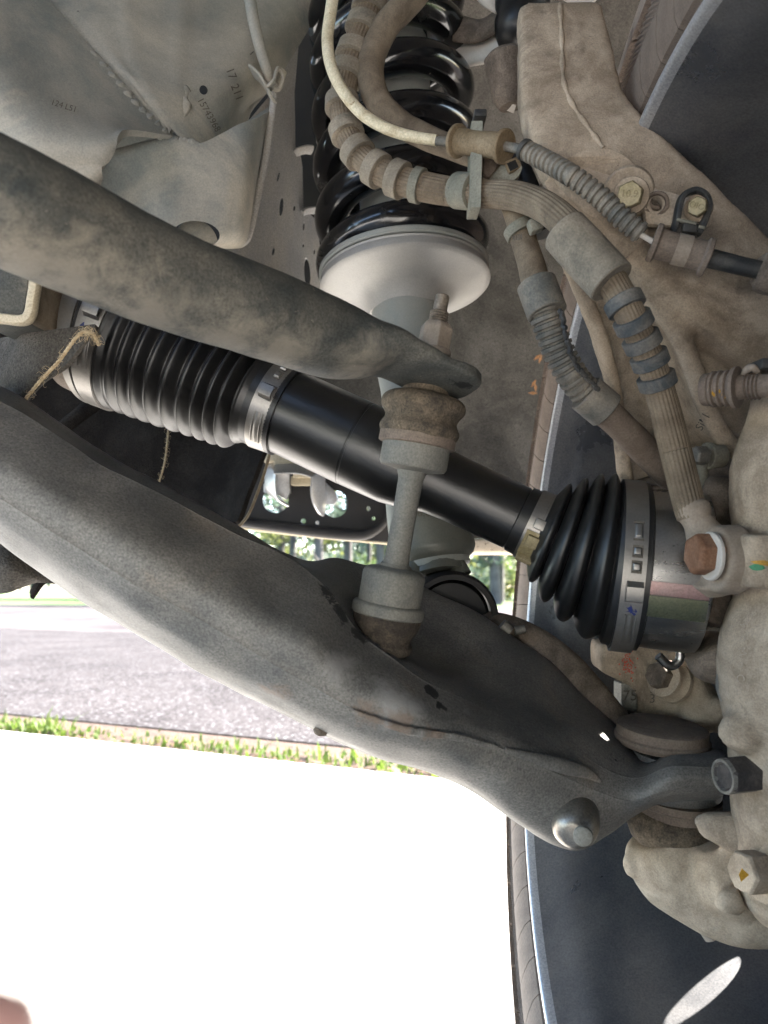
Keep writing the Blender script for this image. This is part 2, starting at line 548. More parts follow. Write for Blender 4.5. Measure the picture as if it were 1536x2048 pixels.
M['body'] = grime('black_body_paint', (.02, .022, .025), (.03, .032, .034), 8, .4, .7, .3, bump=0)
M['creamplate'] = grime('cream_bracket', (.46, .39, .27), (.50, .43, .32), 40, .4, .7, .6, bump=.1)
M['zinc'] = grime('zinc_bracket', (.42, .42, .43), (.5, .5, .5), 40, .4, .7, .35, metal=.8, bump=.05)

for k in ('leaf1', 'leaf2', 'leaf3', 'blade'):
    nt = M[k].node_tree
    b = nt.nodes['Principled BSDF']
    tr = nt.nodes.new('ShaderNodeBsdfTranslucent')
    nt.links.new(b.inputs['Base Color'].links[0].from_socket, tr.inputs[0])
    ms = nt.nodes.new('ShaderNodeMixShader')
    ms.inputs[0].default_value = .45
    nt.links.new(b.outputs[0], ms.inputs[1]); nt.links.new(tr.outputs[0], ms.inputs[2])
    nt.links.new(ms.outputs[0], nt.nodes['Material Output'].inputs[0])
# ------------------------------------------------------------------ ground, road, far trees
EDGE = V(-1.157, 2.26)
EU = unit(V(.909, -.416)); EN = V(.416, .909)
def strip(s0, s1, z, u0=-60, u1=60, thick=0.0, nu=2):
    mb = MB()
    us = np.linspace(u0, u1, nu)
    g = np.array([[np.append(EDGE + EU * u + EN * s, z) for u in us] for s in (s0, s1)])
    mb.grid(g)
    if thick:
        g2 = np.array([[np.append(EDGE + EU * u + EN * s1, zz) for u in us] for zz in (z, z - thick)])
        mb.grid(g2)
    return mb
gmb = MB().add([(-900, -900, -.03), (900, -900, -.03), (900, 900, -.03), (-900, 900, -.03)], [(0, 1, 2, 3)])
tag(build('ground', gmb, M['lawn'], smooth=False, loc=(0, 0, 0)), kind='structure')
tag(build('driveway', strip(-14, 0, 0, -5.5, 5.5, .03), M['concrete'], smooth=False, loc=(0, 0, 0)), kind='structure')
tag(build('soil_strip', strip(.003, .26, -.008), M['soil'], smooth=False, loc=(0, 0, 0)), kind='structure')
tag(build('road', strip(.24, 4.4, -.004), M['asphalt'], smooth=False, loc=(0, 0, 0)), kind='structure')
tag(build('gravel_verge', strip(4.4, 17, -.012), M['verge'], smooth=False, loc=(0, 0, 0)), kind='structure')

# ragged grass and weeds in the joint between driveway and road
gm = MB()
for i in range(4200):
    u = rng.uniform(-1.6, 3.0)
    clump = .5 + .5 * mnoise.noise(Vector((u * 3.1, 1.3, 0)))
    if rng.random() > clump * 1.5 - .25:
        continue
    s = rng.gauss(.055, .045)
    if s < .01: continue
    b = np.append(EDGE + EU * u + EN * s, -.006)
    h = rng.uniform(.008, .034) * (.4 + clump) * (2.2 if rng.random() < .04 else 1)
    w = rng.uniform(.0018, .0045) * (2.2 if rng.random() < .12 else 1)
    a = rng.uniform(0, 6.283); lean = rng.uniform(.1, 1.1)
    dx = V(math.cos(a), math.sin(a), 0); sx = V(-math.sin(a), math.cos(a), 0)
    p1 = b + dx * h * lean * .35 + V(0, 0, h * .6); p2 = b + dx * h * lean + V(0, 0, h * (1 - .35 * lean * .5))
    gm.add([b - sx * w, b + sx * w, p1 + sx * w * .8, p1 - sx * w * .8, p2], [(0, 1, 2, 3), (3, 2, 4)])
tag(build('grass', gm, M['blade'], smooth=False, loc=(0, 2, 0)), kind='stuff')
lm = MB()
for i in range(420):
    u = rng.uniform(-1.6, 3.0); s = abs(rng.gauss(.06, .06)) + .004
    b = np.append(EDGE + EU * u + EN * s, -.003 + rng.uniform(0, .006))
    a = rng.uniform(0, 6.28); w = rng.uniform(.003, .008)
    dx = V(math.cos(a), math.sin(a), rng.uniform(-.2, .4)) * w * 1.8; sx = V(-math.sin(a), math.cos(a), rng.uniform(-.3, .3)) * w
    lm.add([b - dx, b + sx, b + dx, b - sx], [(0, 1, 2, 3)])
tag(build('leaf_litter', lm, M['dryleaf'], smooth=False, loc=(0, 2, 0)), kind='stuff')

def ground_leaf(px, py, size, label, ang):
    d = CAM_H / ((py - 1185) / F) ; c = P(px, py, d); c[2] = .004
    mb = MB()
    dx = V(math.cos(ang), math.sin(ang), 0); sx = V(-math.sin(ang), math.cos(ang), 0)
    n = 9
    top = []
    for i in range(n):
        t = i / (n - 1) * 2 - 1
        w = size * .32 * math.sqrt(max(0, 1 - t * t)) * (1 - .25 * t)
        z = size * (.05 + .22 * t * t)
        top.append([c + dx * (size * t) - sx * w + V(0, 0, z + .25 * w), c + dx * (size * t) + V(0, 0, z), c + dx * (size * t) + sx * w + V(0, 0, z + .25 * w)])
    mb.grid(np.array(top))
    st = c + dx * size + V(0, 0, size * .27)
    mb.tube([st, st + dx * size * .4 + V(0, 0, size * .1)], [.0006, .0004], seg=5)
    return tag(build('fallen_leaf', mb, M['dryleaf'], mods=[('SOLIDIFY', dict(thickness=.0006))]), label, 'leaf', 'dry leaves lying on the driveway')
ground_leaf(921, 1627, .009, 'brown dry leaf alone on the open white driveway below the control arm', .3)
ground_leaf(243, 1483, .013, 'brown dry leaf on the driveway close to the grass edge', .1)

leaf_mats = [M['leaf1'], M['leaf2'], M['leaf3']]
def leaf_cloud(mb, c, r, n, size):
    c = np.asarray(c, float)
    for _ in range(n):
        while True:
            q = V(rng.uniform(-1, 1), rng.uniform(-1, 1), rng.uniform(-1, 1))
            if np.dot(q, q) <= 1: break
        k = mnoise.noise(Vector(q * 2.3 + c))
        if k < -.18: continue
        p = c + q * r
        a, b = unit(V(rng.gauss(0, 1), rng.gauss(0, 1), rng.gauss(0, 1))), unit(V(rng.gauss(0, 1), rng.gauss(0, 1), rng.gauss(0, .6)))
        s = size * rng.uniform(.6, 1.4)
        mb.add([p - a * s, p + b * s * .6, p + a * s, p - b * s * .6], [(0, 1, 2, 3)])
    return mb
def tree(x, y, h, tr, mi, label):
    t = thing('tree', (x, y, 0), label, 'tree', 'trees across the road')
    tm = MB()
    b = V(x, y, -.05)
    lean = V(rng.uniform(-.25, .25), rng.uniform(-.2, .2), 0)
    tm.tube([b, b + V(0, 0, h * .3) + lean * .4, b + V(0, 0, h * .65) + lean, b + V(0, 0, h * .95) + lean * 1.3], [tr * 1.25, tr, tr * .7, tr * .2], seg=10)
    for k in range(7):
        z = h * rng.uniform(.14, .8); a = rng.uniform(0, 6.28); l = h * rng.uniform(.10, .22)
        s = b + V(0, 0, z) + lean * (z / h)
        tm.tube([s, s + V(math.cos(a) * l * .6, math.sin(a) * l * .6, l * .25), s + V(math.cos(a) * l, math.sin(a) * l, l * .55)], [tr * .35, tr * .22, tr * .07], seg=6)
    build('trunk', tm, M['bark'], t)
    cm = MB()
    for k in range(13):
        z = h * rng.uniform(.10, 1.0); a = rng.uniform(0, 6.28); q = h * .17 * rng.uniform(.2, 1)
        leaf_cloud(cm, b + V(math.cos(a) * q, math.sin(a) * q, z), V(1, 1, .65) * h * rng.uniform(.06, .12), 210, .10)
    build('crown', cm, leaf_mats[mi], t, smooth=False)
looks = ['tall thin tree', 'pale yellow green tree', 'bluish green tree', 'slim grey trunked tree']
spots = [(-5.6, 27), (-4.5, 33), (-3.6, 29), (-2.9, 36), (-2.2, 26), (-1.5, 31), (-.8, 37), (-.1, 28), (.9, 34), (2.2, 30), (3.2, 36), (4.0, 27), (4.9, 32), (5.8, 28), (6.8, 35), (8.0, 29)]
for i, (x, y) in enumerate(spots):
    mi = i % 3
    tree(x, y, rng.uniform(6, 9), rng.uniform(.10, .19), mi, '%s, %s from the left in the row across the road' % (looks[i % 4], ['first', 'second', 'third', 'fourth', 'fifth', 'sixth', 'seventh', 'eighth', 'ninth', 'tenth', 'eleventh', 'twelfth', 'thirteenth', 'fourteenth', 'fifteenth', 'last'][i]))
bm_ = MB()
for k in range(150):
    x = rng.uniform(-14, 17); y = rng.uniform(38, 44); h = rng.uniform(.8, 3.2)
    leaf_cloud(bm_, V(x, y, h * .55), V(1.2, .8, h * .55), 150, .17)
tag(build('undergrowth', bm_, M['leaf2'], smooth=False, loc=(0, 41, 0)), kind='stuff')
b2 = MB()
for k in range(120):
    x = rng.uniform(-30, 34); y = rng.uniform(46, 56); h = rng.uniform(5, 12)
    leaf_cloud(b2, V(x, y, h * .55), V(2.2, 1.6, h * .5), 150, .42)
tag(build('far_wood', b2, M['leaf3'], smooth=False, loc=(0, 50, 0)), kind='stuff')

# ------------------------------------------------------------------ truck body round the wheel well
body = thing('truck_body', (0.2, .9, 0), 'black pickup truck front end with felt lined wheel arch above the suspension', 'truck body')
prof = [(.935, .468), (.955, .60), (.945, .78), (.89, .95), (.76, 1.08), (.55, 1.14), (.33, 1.155), (.05, 1.12), (-.2, 1.02)]
sp = spline(np.array(prof), 60)
xs = np.linspace(-.16, .46, 40)
def lift(x, z):
    return z + max(0, min(1, (.06 - x) / .08)) * .135 * max(0, (.62 - z) / .15)
g = np.array([[V(x, y + .012 * mnoise.noise(Vector((x * 7, y * 5, z * 5))) + .01 * math.sin(x * 9), lift(x, z)) for x in xs] for y, z in sp])
build('wheel_arch_liner', MB().grid(g), M['felt'], body, mods=[('SOLIDIFY', dict(thickness=.008))])
# the liner's lower edge, the bumper skin under it, the grille, hood and fender that shade the wheel well
vm = MB(); vm.box((.27, .962, .458), V(1, 0, 0), V(0, 1, 0), V(0, 0, 1), (.19, .03, .009))
build('valance', vm, M['plate'], body, mods=[('BEVEL', dict(width=.004, segments=3))])
fm = MB()
g = np.array([[V(x, 1.03 + .06 * math.sin((z - .5) * 4) - .12 * (x + .5) ** 2, z) for x in np.linspace(-1.35, .46, 24)] for z in np.linspace(.585, 1.12, 12)])
fm.grid(g)
build('front_bumper', fm, M['body'], body, mods=[('SOLIDIFY', dict(thickness=.012))])
hm = MB()
g = np.array([[V(x, y, 1.17 + .03 * math.cos((x + .45) * 1.6) - .06 * max(0, y - .6) ** 2) for x in np.linspace(-1.35, .46, 16)] for y in np.linspace(-.35, 1.08, 12)])
hm.grid(g)
build('hood', hm, M['body'], body, mods=[('SOLIDIFY', dict(thickness=.012))])
arch = [(.46, 1.0), (.62, .95), (.78, .85)]
am = MB()
ys = np.linspace(-.35, 1.04, 40)
def arch_z(y):
    q = (y - .333) / .47
    return .52 if abs(q) >= 1 else .40 + .47 * math.sqrt(1 - q * q) if .40 + .47 * math.sqrt(1 - q * q) > .52 else .52
g = np.array([[V(.47, y, arch_z(y) + (1.16 - arch_z(y)) * t) for y in ys] for t in np.linspace(0, 1, 6)])
am.grid(g)
build('fender', am, M['body'], body, mods=[('SOLIDIFY', dict(thickness=.006))])
# rear half of the arch, the floor behind it and the firewall: they shade the suspension from the open sky behind
rp = spline(np.array([(-.2, 1.02), (-.34, .90), (-.42, .72), (-.46, .52), (-.50, .40)]), 30)
g = np.array([[V(x, y, z) for x in np.linspace(-.16, .46, 12)] for y, z in rp])
build('rear_arch_liner', MB().grid(g), M['felt'], body, mods=[('SOLIDIFY', dict(thickness=.008))])
fm2 = MB(); fm2.box((-.75, -1.0, .60), V(1, 0, 0), V(0, 1, 0), V(0, 0, 1), (.60, .55, .02))
build('floor_pan', fm2, M['beam'], body)
fm3 = MB(); fm3.box((-.75, -.46, .80), V(1, 0, 0), V(0, 1, 0), V(0, 0, 1), (.60, .02, .24))
build('firewall', fm3, M['beam'], body)
# debris caught in the felt
for k, (px, py, pts, lab) in enumerate([(1065, 775, 3, 'orange brown leaf scrap stuck in the grey felt liner, lower and larger one'), (1082, 727, 2, 'small pale seed husk stuck in the grey felt liner above the leaf scrap')]):
    mb = MB()
    for q in range(pts):
        c = P(px + rng.uniform(-8, 8), py + rng.uniform(-14, 14), .925 + rng.uniform(-.003, .003))
        a = rng.uniform(0, 3.14)
        e1 = (RIGHT * math.cos(a) + UP * math.sin(a)) * .0055; e2 = (UP * math.cos(a) - RIGHT * math.sin(a)) * .0018
        mb.add([c - e1, c + e2 - FWD * .002, c + e1, c - e2], [(0, 1, 2, 3)])
    tag(build('leaf_scrap', mb, M['scrap'], smooth=False, mods=[('SOLIDIFY', dict(thickness=.0008))]), lab, 'leaf scrap')

# ------------------------------------------------------------------ wheel
yaw, rol = -.0255, -.1008
wc = EYE + RIGHT * .1116 + UP * -.0341 + FWD * .3335
wax = unit(RIGHT * (math.cos(yaw) * math.cos(rol)) + UP * math.sin(rol) + FWD * (math.sin(yaw) * math.cos(rol)))
wheel = thing('wheel', wc - V(0, 0, .39), 'grey painted front wheel with tyre seen from its inner side', 'wheel')
barrel = [(-.001, .2515), (-.003, .249), (-.002, .2462), (.003, .2445), (.010, .2415), (.020, .2375), (.034, .2345), (.046, .2322), (.058, .2300), (.070, .2276), (.085, .2250), (.100, .2228), (.125, .2200), (.160, .2172), (.168, .2205)]
outer = [(.168, .2310), (.10, .2300), (.03, .2480), (.004, .2535)]
def finer(pr, n):
    return [tuple(x) for x in spline(np.array(pr), n)]
bp_ = finer(barrel, 60)
build('rim_barrel', MB().lathe(wc, wax, bp_[12:] + outer, 192, cap=False), M['wheel'], wheel, angle=50)
build('rim_lip', MB().lathe(wc, wax, [(.0045, .2538)] + bp_[:13], 192, cap=False), M['lip'], wheel, angle=50)
# wheel face out of view, its slots shaped to throw the sun patch inside
th_u = unit(V(0, 0, 1) - wax * wax[2]); th_v = np.cross(wax, th_u)
def wp(off, r, a):
    return wc + wax * off + (th_u * math.cos(a) + th_v * math.sin(a)) * r
DISC_PHASE = -0.2406
holes = []
for k in range(6):
    a0 = DISC_PHASE + k * math.pi / 3
    h = []
    for q in np.linspace(0, 2 * math.pi, 28, endpoint=False):
        x, y = .191 + .0185 * .483 * math.cos(q) + .0066 * .875 * math.sin(q), -.0185 * .875 * math.cos(q) + .0066 * .483 * math.sin(q)
        h.append(wp(.150, math.hypot(x, y), a0 + math.atan2(y, x)))
    holes.append(h)
build('wheel_disc', MB().prism([wp(.150, .2172, t) for t in np.linspace(0, 2 * math.pi, 96, endpoint=False)], .006, holes, direction=wax), M['wheel'], wheel, smooth=False)
tyre = build('tyre', MB().lathe(wc, wax, finer([(.006, .2535), (.001, .262), (-.002, .280), (-.001, .283), (-.002, .286), (.000, .315), (.004, .340), (.0035, .343), (.0065, .350), (.013, .372), (.030, .3835), (.11, .387), (.20, .3835), (.222, .365), (.228, .31), (.215, .256)], 70), 220, cap=False), M['tyre'], wheel, angle=30)
# shoulder lugs of the tread, each its own piece
NL = 72
lug = MB()
da = 2 * math.pi / NL
g = []
for a in np.linspace(-da * .47, da * .47, 7):
    ring = []
    for off, r in ((-.0028, .322), (.0012, .345), (.0065, .3705), (.0125, .3815), (.030, .3935), (.050, .3955), (.050, .380), (.028, .378), (.012, .350), (.004, .325)):
        q = a + .012 * math.sin(r * 160)
        ring.append(wc + wax * off + (th_u * math.cos(q) + th_v * math.sin(q)) * r)
    g.append(ring)
lug.rings(np.array(g))
first = build('tread_lug', lug, M['treadrub'], tyre, smooth=False)
O = Vector(wheel['origin']); Wc = Vector(wc) - O
base_me = first.data
for k in range(1, NL):
    o = first.copy()
    COL.objects.link(o)
    R_ = Matrix.Rotation(k * da, 4, Vector(wax))
    o.matrix_local = Matrix.Translation(Wc) @ R_ @ Matrix.Translation(-Wc)
# smooth raised band of the sidewall, split by fine radial gaps, and the pebbled ring outside it
blk = MB()
g = []
for a in np.linspace(-da * .488, da * .488, 7):
    g.append([wc + wax * off + (th_u * math.cos(a) + th_v * math.sin(a)) * r for off, r in ((.002, .2600), (-.0012, .2612), (-.0034, .2665), (-.0046, .2780), (-.0046, .2900), (-.0036, .2945), (.001, .2955))])
blk.rings(np.array(g))
fb = build('sidewall_block', blk, M['tyre'], tyre, angle=25)
for k in range(1, NL):
    o = fb.copy()
    COL.objects.link(o)
    o.matrix_local = Matrix.Translation(Wc) @ Matrix.Rotation(k * da, 4, Vector(wax)) @ Matrix.Translation(-Wc)
pb = MB()
for k in range(900):
    a = k * 2 * math.pi / 900
    for j in range(6):
        r0 = .2985 + j * .0036 + (.0018 if k % 2 else 0)
        o_ = -.0019 + (r0 - .2985) * .075
        w_ = .00085
        c_ = [wp(o_, r0 - w_, a), wp(o_, r0, a + w_ / .3), wp(o_, r0 + w_, a), wp(o_, r0, a - w_ / .3), wp(o_ - .0011, r0, a)]
        pb.add(c_, [(0, 1, 4), (1, 2, 4), (2, 3, 4), (3, 0, 4)])
build('pebbled_ring', pb, M['tyre'], tyre, smooth=False)['kind'] = 'stuff'
# small raised wavy marks on the sidewall between the lugs and the bead
wm = MB()
for k in range(110):
    a = k * 2 * math.pi / 110 + rng.uniform(-.006, .006)
    for j in range(3):
        r0 = .300 + j * .012
        wm.tube([wp(-.0012 + (r0 - .29) * .1, r0, a - .012), wp(-.0008 + (r0 - .29) * .1, r0 + .006, a), wp(-.001 + (r0 - .29) * .1, r0 + .002, a + .015)], .0011, n=5, seg=5)
build('sidewall_mark', wm, M['tyre'], tyre)['kind'] = 'stuff'
# ------------------------------------------------------------------ sheet helpers
def patch(rows, n=40, m=40):
    """rows of (px, py, d) -> smooth grid of points"""
    r = np.array([[P(*q) for q in row] for row in rows])
    a = np.array([spline(x, m) for x in r])
    b = np.stack([spline(a[:, j], n) for j in range(m)], 1)
    return b
def pxs(pts):
    return [P(*p) for p in pts]
def pxtube(mb, pts, n=None, seg=20, prof=None, flat=1.0, cap=True, ref=None, sq=2.0):
    """pts (px, py, d, half-width in pixels)"""
    c = [P(a, b, d) for a, b, d, w in pts]
    r = [(PX(w, d), PX(w, d) * flat) for a, b, d, w in pts]
    return mb.tube(c, r, n=n, seg=seg, ref=ref, prof=prof, cap=cap, sq=sq)
def outline(pts, n):
    """closed smooth outline through pixel points"""
    p = np.array([P(*q) for q in pts])
    return list(spline(np.vstack([p, p[:1]]), n)[:-1])
def hole(px, py, d, rx, ry, n=14, ang=0.0):
    c, s = math.cos(ang), math.sin(ang)
    return [P(px + rx * math.cos(t) * c - ry * math.sin(t) * s, py + rx * math.cos(t) * s + ry * math.sin(t) * c, d) for t in np.linspace(0, 2 * math.pi, n, endpoint=False)]
def cut(me_ob_list):
    pass
def cutter(mb):
    me = mb.mesh('cutter')
    bm = bmesh.new(); bm.from_mesh(me); bmesh.ops.recalc_face_normals(bm, faces=bm.faces); bm.to_mesh(me); bm.free()
    o = bpy.data.objects.new('cutter', me)
    COL.objects.link(o)
    return o

# ------------------------------------------------------------------ vehicle frame (upper left)
frame = thing('vehicle_frame', P(300, 300, .6), 'dusty grey steel frame rail with welded brackets and stamped numbers at the upper left', 'vehicle frame')
def dent(me, amp, sc, seed=0):
    return wob(me, amp, sc, seed)
rows = [[(-90, -130, .47), (60, -110, .50), (230, -90, .54), (390, -90, .57), (540, -80, .60), (700, -90, .66)],
        [(-90, -20, .46), (66, -20, .495), (235, 0, .52), (390, 20, .545), (520, 30, .575), (648, 2, .63)],
        [(-60, 90, .46), (118, 40, .49), (245, 60, .505), (385, 80, .53), (505, 90, .56), (600, 84, .61)],
        [(0, 200, .48), (180, 108, .49), (262, 130, .495), (378, 140, .515), (478, 160, .54), (545, 165, .595)],
        [(100, 260, .49), (250, 180, .492), (300, 195, .49), (372, 205, .505), (450, 222, .535), (498, 222, .59)],
        [(220, 300, .50), (330, 272, .50), (345, 262, .50), (388, 300, .51), (440, 275, .535), (490, 262, .59)]]
g = patch(rows, 70, 70)
for i in range(70):
    for j in range(70):
        t = j / 69; u = i / 69
        g[i, j] += FWD * (.0032 * math.sin(t * 11 + u * 2.0) * (1 - u) - .0022 * math.exp(-((t - .42) / .025) ** 2) * (1 - u) - .0022 * math.exp(-((t - .56) / .025) ** 2) * (1 - u))
cm = MB()
cm.tube([P(407, 180, .49), P(407, 180, .60)], [PX(8, .53), PX(8, .53)], seg=20)
c1 = cutter(cm)
cm2 = MB(); cm2.ball(P(622, 8, .625), PX(11, .62), axes=(unit(RIGHT * .6 - UP * .8), unit(RIGHT * .8 + UP * .6), FWD), ry=PX(26, .62), rz=.03)
c2 = cutter(cm2)
rail = build('frame_rail', MB().grid(g), M['frame'], frame, mods=[('SOLIDIFY', dict(thickness=.004, offset=0.0)), ('BOOLEAN', dict(object=c1, operation='DIFFERENCE')), ('BOOLEAN', dict(object=c2, operation='DIFFERENCE'))])
for c in (c1, c2): bpy.data.objects.remove(c)
# embossed ridges and the diagonal weld seam on the rail
sm = MB()
sp_ = spline(np.array([P(70, -10, .489), P(140, 68, .486), (P(215, 150, .484)), P(275, 220, .484), P(330, 272, .490)]), 110)
rr = np.array([.0040 + .0009 * math.sin(i * .9) + .0008 * mnoise.noise(Vector((i * .35, 0, 0))) for i in range(110)])
sm.tube_raw(sp_, rr, 12)
build('weld_seam', sm, M['frame'], frame)
# half round pocket for the control arm, left of the seam
rows = [[(60, -25, .488), (140, 62, .487), (215, 142, .486), (272, 205, .487), (322, 262, .490), (338, 278, .494)],
        [(0, 20, .455), (70, 105, .455), (130, 175, .455), (185, 225, .457), (240, 262, .459), (262, 272, .462)],
        [(-70, 80, .425), (5, 180, .425), (50, 230, .427), (110, 275, .428), (205, 292, .433), (238, 286, .438)],
        [(-120, 170, .43), (-60, 250, .43), (-5, 290, .43), (70, 330, .43), (180, 330, .433), (214, 326, .436)],
        [(-150, 260, .44), (-90, 330, .44), (-30, 370, .44), (60, 390, .44), (165, 372, .44), (196, 352, .44)],
        [(-160, 330, .48), (-100, 400, .48), (-30, 440, .48), (60, 450, .48), (150, 420, .48), (186, 380, .48)]]
pocket = build('arm_pocket', dent(MB().grid(patch(rows, 50, 50)).mesh('arm_pocket'), .0008, 14), M['frame'], frame, mods=[('SOLIDIFY', dict(thickness=.004))])
# welded box bracket under the rail
rows = [[(196, 352, .505), (246, 282, .505), (330, 278, .503), (394, 292, .503), (446, 272, .508), (500, 238, .516), (540, 212, .56)],
        [(200, 400, .51), (270, 352, .507), (340, 350, .505), (410, 345, .505), (468, 335, .508), (498, 325, .52), (520, 318, .57)],
        [(215, 480, .52), (290, 430, .515), (350, 428, .51), (415, 425, .51), (460, 418, .512), (486, 412, .522), (505, 405, .57)],
        [(235, 560, .53), (310, 500, .525), (370, 478, .52), (420, 478, .52), (456, 476, .522), (478, 474, .53), (494, 468, .57)],
        [(250, 640, .57), (330, 560, .57), (385, 500, .56), (425, 490, .56), (458, 488, .56), (480, 485, .565), (492, 478, .58)]]
cm = MB(); cm.tube([P(392, 470, .47), P(392, 470, .60)], [(PX(46, .52), PX(26, .52))] * 2, seg=32, ref=RIGHT)
c1 = cutter(cm)
brk = build('box_bracket', dent(MB().grid(patch(rows, 60, 70)).mesh('box_bracket'), .0005, 22), M['frame'], frame, mods=[('SOLIDIFY', dict(thickness=.004)), ('BOOLEAN', dict(object=c1, operation='DIFFERENCE'))])
bpy.data.objects.remove(c1)
mb = MB(); mb.tube([P(392, 486, .535), P(392, 484, .60)], [PX(44, .52)] * 2, seg=32, ref=RIGHT)
build('bushing_end', mb, M['frame'], frame)
mb = MB()
for q in range(14):
    t = q / 13
    mb.ball(P(333 + 62 * t, 276 + 16 * t + rng.uniform(-2, 2), .5025), .0018 + rng.random() * .0012, nu=10, nv=8)
mb.tube([P(318, 262, .503), P(334, 226, .502), P(350, 190, .5035), P(372, 176, .508)], [(.008, .0022), (.012, .0030), (.012, .0030), (.005, .0015)], seg=18, ref=RIGHT)
build('weld_bead', wob(mb.mesh('weld_bead'), .0012, 120), M['frame'], frame, angle=0)
# inner panel with slots, behind the bracket
def pd(px, py):
    return .60 + (px - 540) * .0007
outl = [(430, 700), (440, 480), (498, 300), (500, 238), (535, 196), (562, 150), (596, 84), (588, 180), (590, 292), (600, 304), (604, 330), (606, 420), (618, 426), (632, 440), (641, 500), (652, 575), (655, 700)]
hs = [(562, 412, 4.5, 20, .06), (588, 415, 2.5, 7, 0), (546, 502, 3.2, 9, .1), (614, 545, 6.5, 30, -.08), (607, 452, 2.2, 9, 0), (606, 490, 2, 5, 0), (628, 503, 2, 6, 0), (556, 352, 2.5, 12, .2)]
pq = [P(500, 400, .575), P(640, 400, .672), P(560, 600, .615)]
pn = unit(np.cross(pq[1] - pq[0], pq[2] - pq[0]))
def on_plane(px, py):
    r_ = P(px, py, 1.0) - EYE
    return EYE + r_ * (np.dot(pq[0] - EYE, pn) / np.dot(r_, pn))
def flat_hole(px, py, rx, ry, an):
    return [on_plane(px + rx * math.cos(t) * math.cos(an) - ry * math.sin(t) * math.sin(an), py + rx * math.cos(t) * math.sin(an) + ry * math.sin(t) * math.cos(an)) for t in np.linspace(0, 2 * math.pi, 14, endpoint=False)]
pm = MB().prism([on_plane(a, b) for a, b in outl], .004, [flat_hole(a, b, rx, ry, an) for a, b, rx, ry, an in hs])
build('inner_panel', pm, M['panel'], frame, smooth=False)
for pts in ([(590, 308, .634, 5), (597, 303, .634, 5), (612, 299, .637, 5), (624, 300, .64, 5)], [(604, 428, .645, 5), (610, 423, .646, 5), (622, 421, .65, 5), (640, 420, .655, 5)]):
    mb = MB(); pxtube(mb, pts, seg=10, flat=2.2)
    build('rolled_edge', mb, M['panel'], frame)
mb = MB()
mb.grid(patch([[(380, -160, .80), (620, -160, .80), (800, -160, .80)], [(380, 300, .78), (620, 300, .80), (700, 300, .82)], [(380, 720, .76), (560, 720, .76), (690, 720, .80)]], 10, 10))
build('engine_bay_panel', mb, M['beam'], frame, mods=[('SOLIDIFY', dict(thickness=.004))])
# stamped lettering
stamp('stamped_number', '15743968', 418, 230, .52, 14, -60, M['ink'], frame, rail)
stamp('stamped_number', '17', 462, 147, .54, 17, -68, M['ink'], frame, rail)
stamp('stamped_number', '211', 474, 185, .54, 17, -68, M['ink'], frame, rail)
stamp('stamped_number', '124 L51', 128, 212, .45, 12, -18, M['ink'], frame, pocket)
mb = MB(); pxtube(mb, [(507, 103, .5525, 1.0), (490, 120, .55, 1.0), (479, 145, .547, 1.0), (475, 172, .545, 1.0)], seg=6)
build('chalk_arc', mb, M['ink'], frame)
# rubber and steel stop block at the far left
blk = thing('stop_block', P(20, 640, .40), 'dark green painted block with worn pale edge under the thick bar at left', 'stop block')
o1 = [P(-60, 520, .40), P(56, 520, .40), P(55, 575, .40), P(46, 634, .40), P(40, 640, .40), P(-60, 640, .40)]
build('block_face', MB().prism(o1, .05), M['bar'], blk, mods=[('BEVEL', dict(width=.002, segments=2))])
mb = MB(); pts = [(72, 520, .399), (72, 560, .399), (66, 600, .399), (60, 630, .399), (44, 641, .399), (0, 637, .399), (-60, 634, .399)]
mb.tube([P(*p) for p in pts], [(.0035, .0028)] * len(pts), seg=12, ref=FWD, sq=3)
build('worn_edge', mb, M['creamplate'], blk)
mb = MB(); mb.prism([P(56, 500, .40), P(74, 500, .40), P(72, 575, .40), P(62, 636, .40), P(45, 640, .40), P(54, 575, .40)], .05)
build('block_side', mb, M['hose'], blk, mods=[('BEVEL', dict(width=.001, segments=2))])

# ------------------------------------------------------------------ vent tube clipped to the frame
vt = thing('vent_tube', P(545, 180, .56), 'thin dusty metal tube running down the frame rail through a small clip', 'vent tube')
mb = MB(); pxtube(mb, [(496, -40, .520, 12), (505, 30, .522, 12), (520, 95, .525, 11.5), (534, 140, .53, 10.5), (541, 160, .535, 9)], seg=18)
build('tube', mb, M['frame'], vt)
mb = MB(); pxtube(mb, [(541, 150, .535, 7), (544, 180, .54, 7), (547, 200, .545, 7.5), (541, 250, .545, 7.5), (528, 330, .545, 7.5), (512, 410, .545, 7.5), (498, 468, .545, 7.5), (488, 484, .545, 7), (470, 488, .545, 6.5), (430, 486, .54, 6)], seg=16, n=90)
build('tube', mb, M['panel'], vt)
mb = MB()
mb.tube([P(505, 143, .528), P(522, 158, .522), P(534, 176, .523), P(546, 168, .523), P(552, 150, .528), P(566, 158, .54)], [(.0058, .0012)] * 6, seg=14, ref=FWD, sq=4)
mb.tube([P(534, 176, .523), P(540, 190, .524), P(545, 196, .53)], [(.0045, .0012)] * 3, seg=12, ref=FWD, sq=4)
mb.tube([P(560, 144, .53), P(566, 160, .53), P(558, 178, .532), P(544, 176, .53)], [(.003, .0012)] * 4, seg=12, ref=FWD, sq=4)
build('clip', mb, M['frame'], vt)

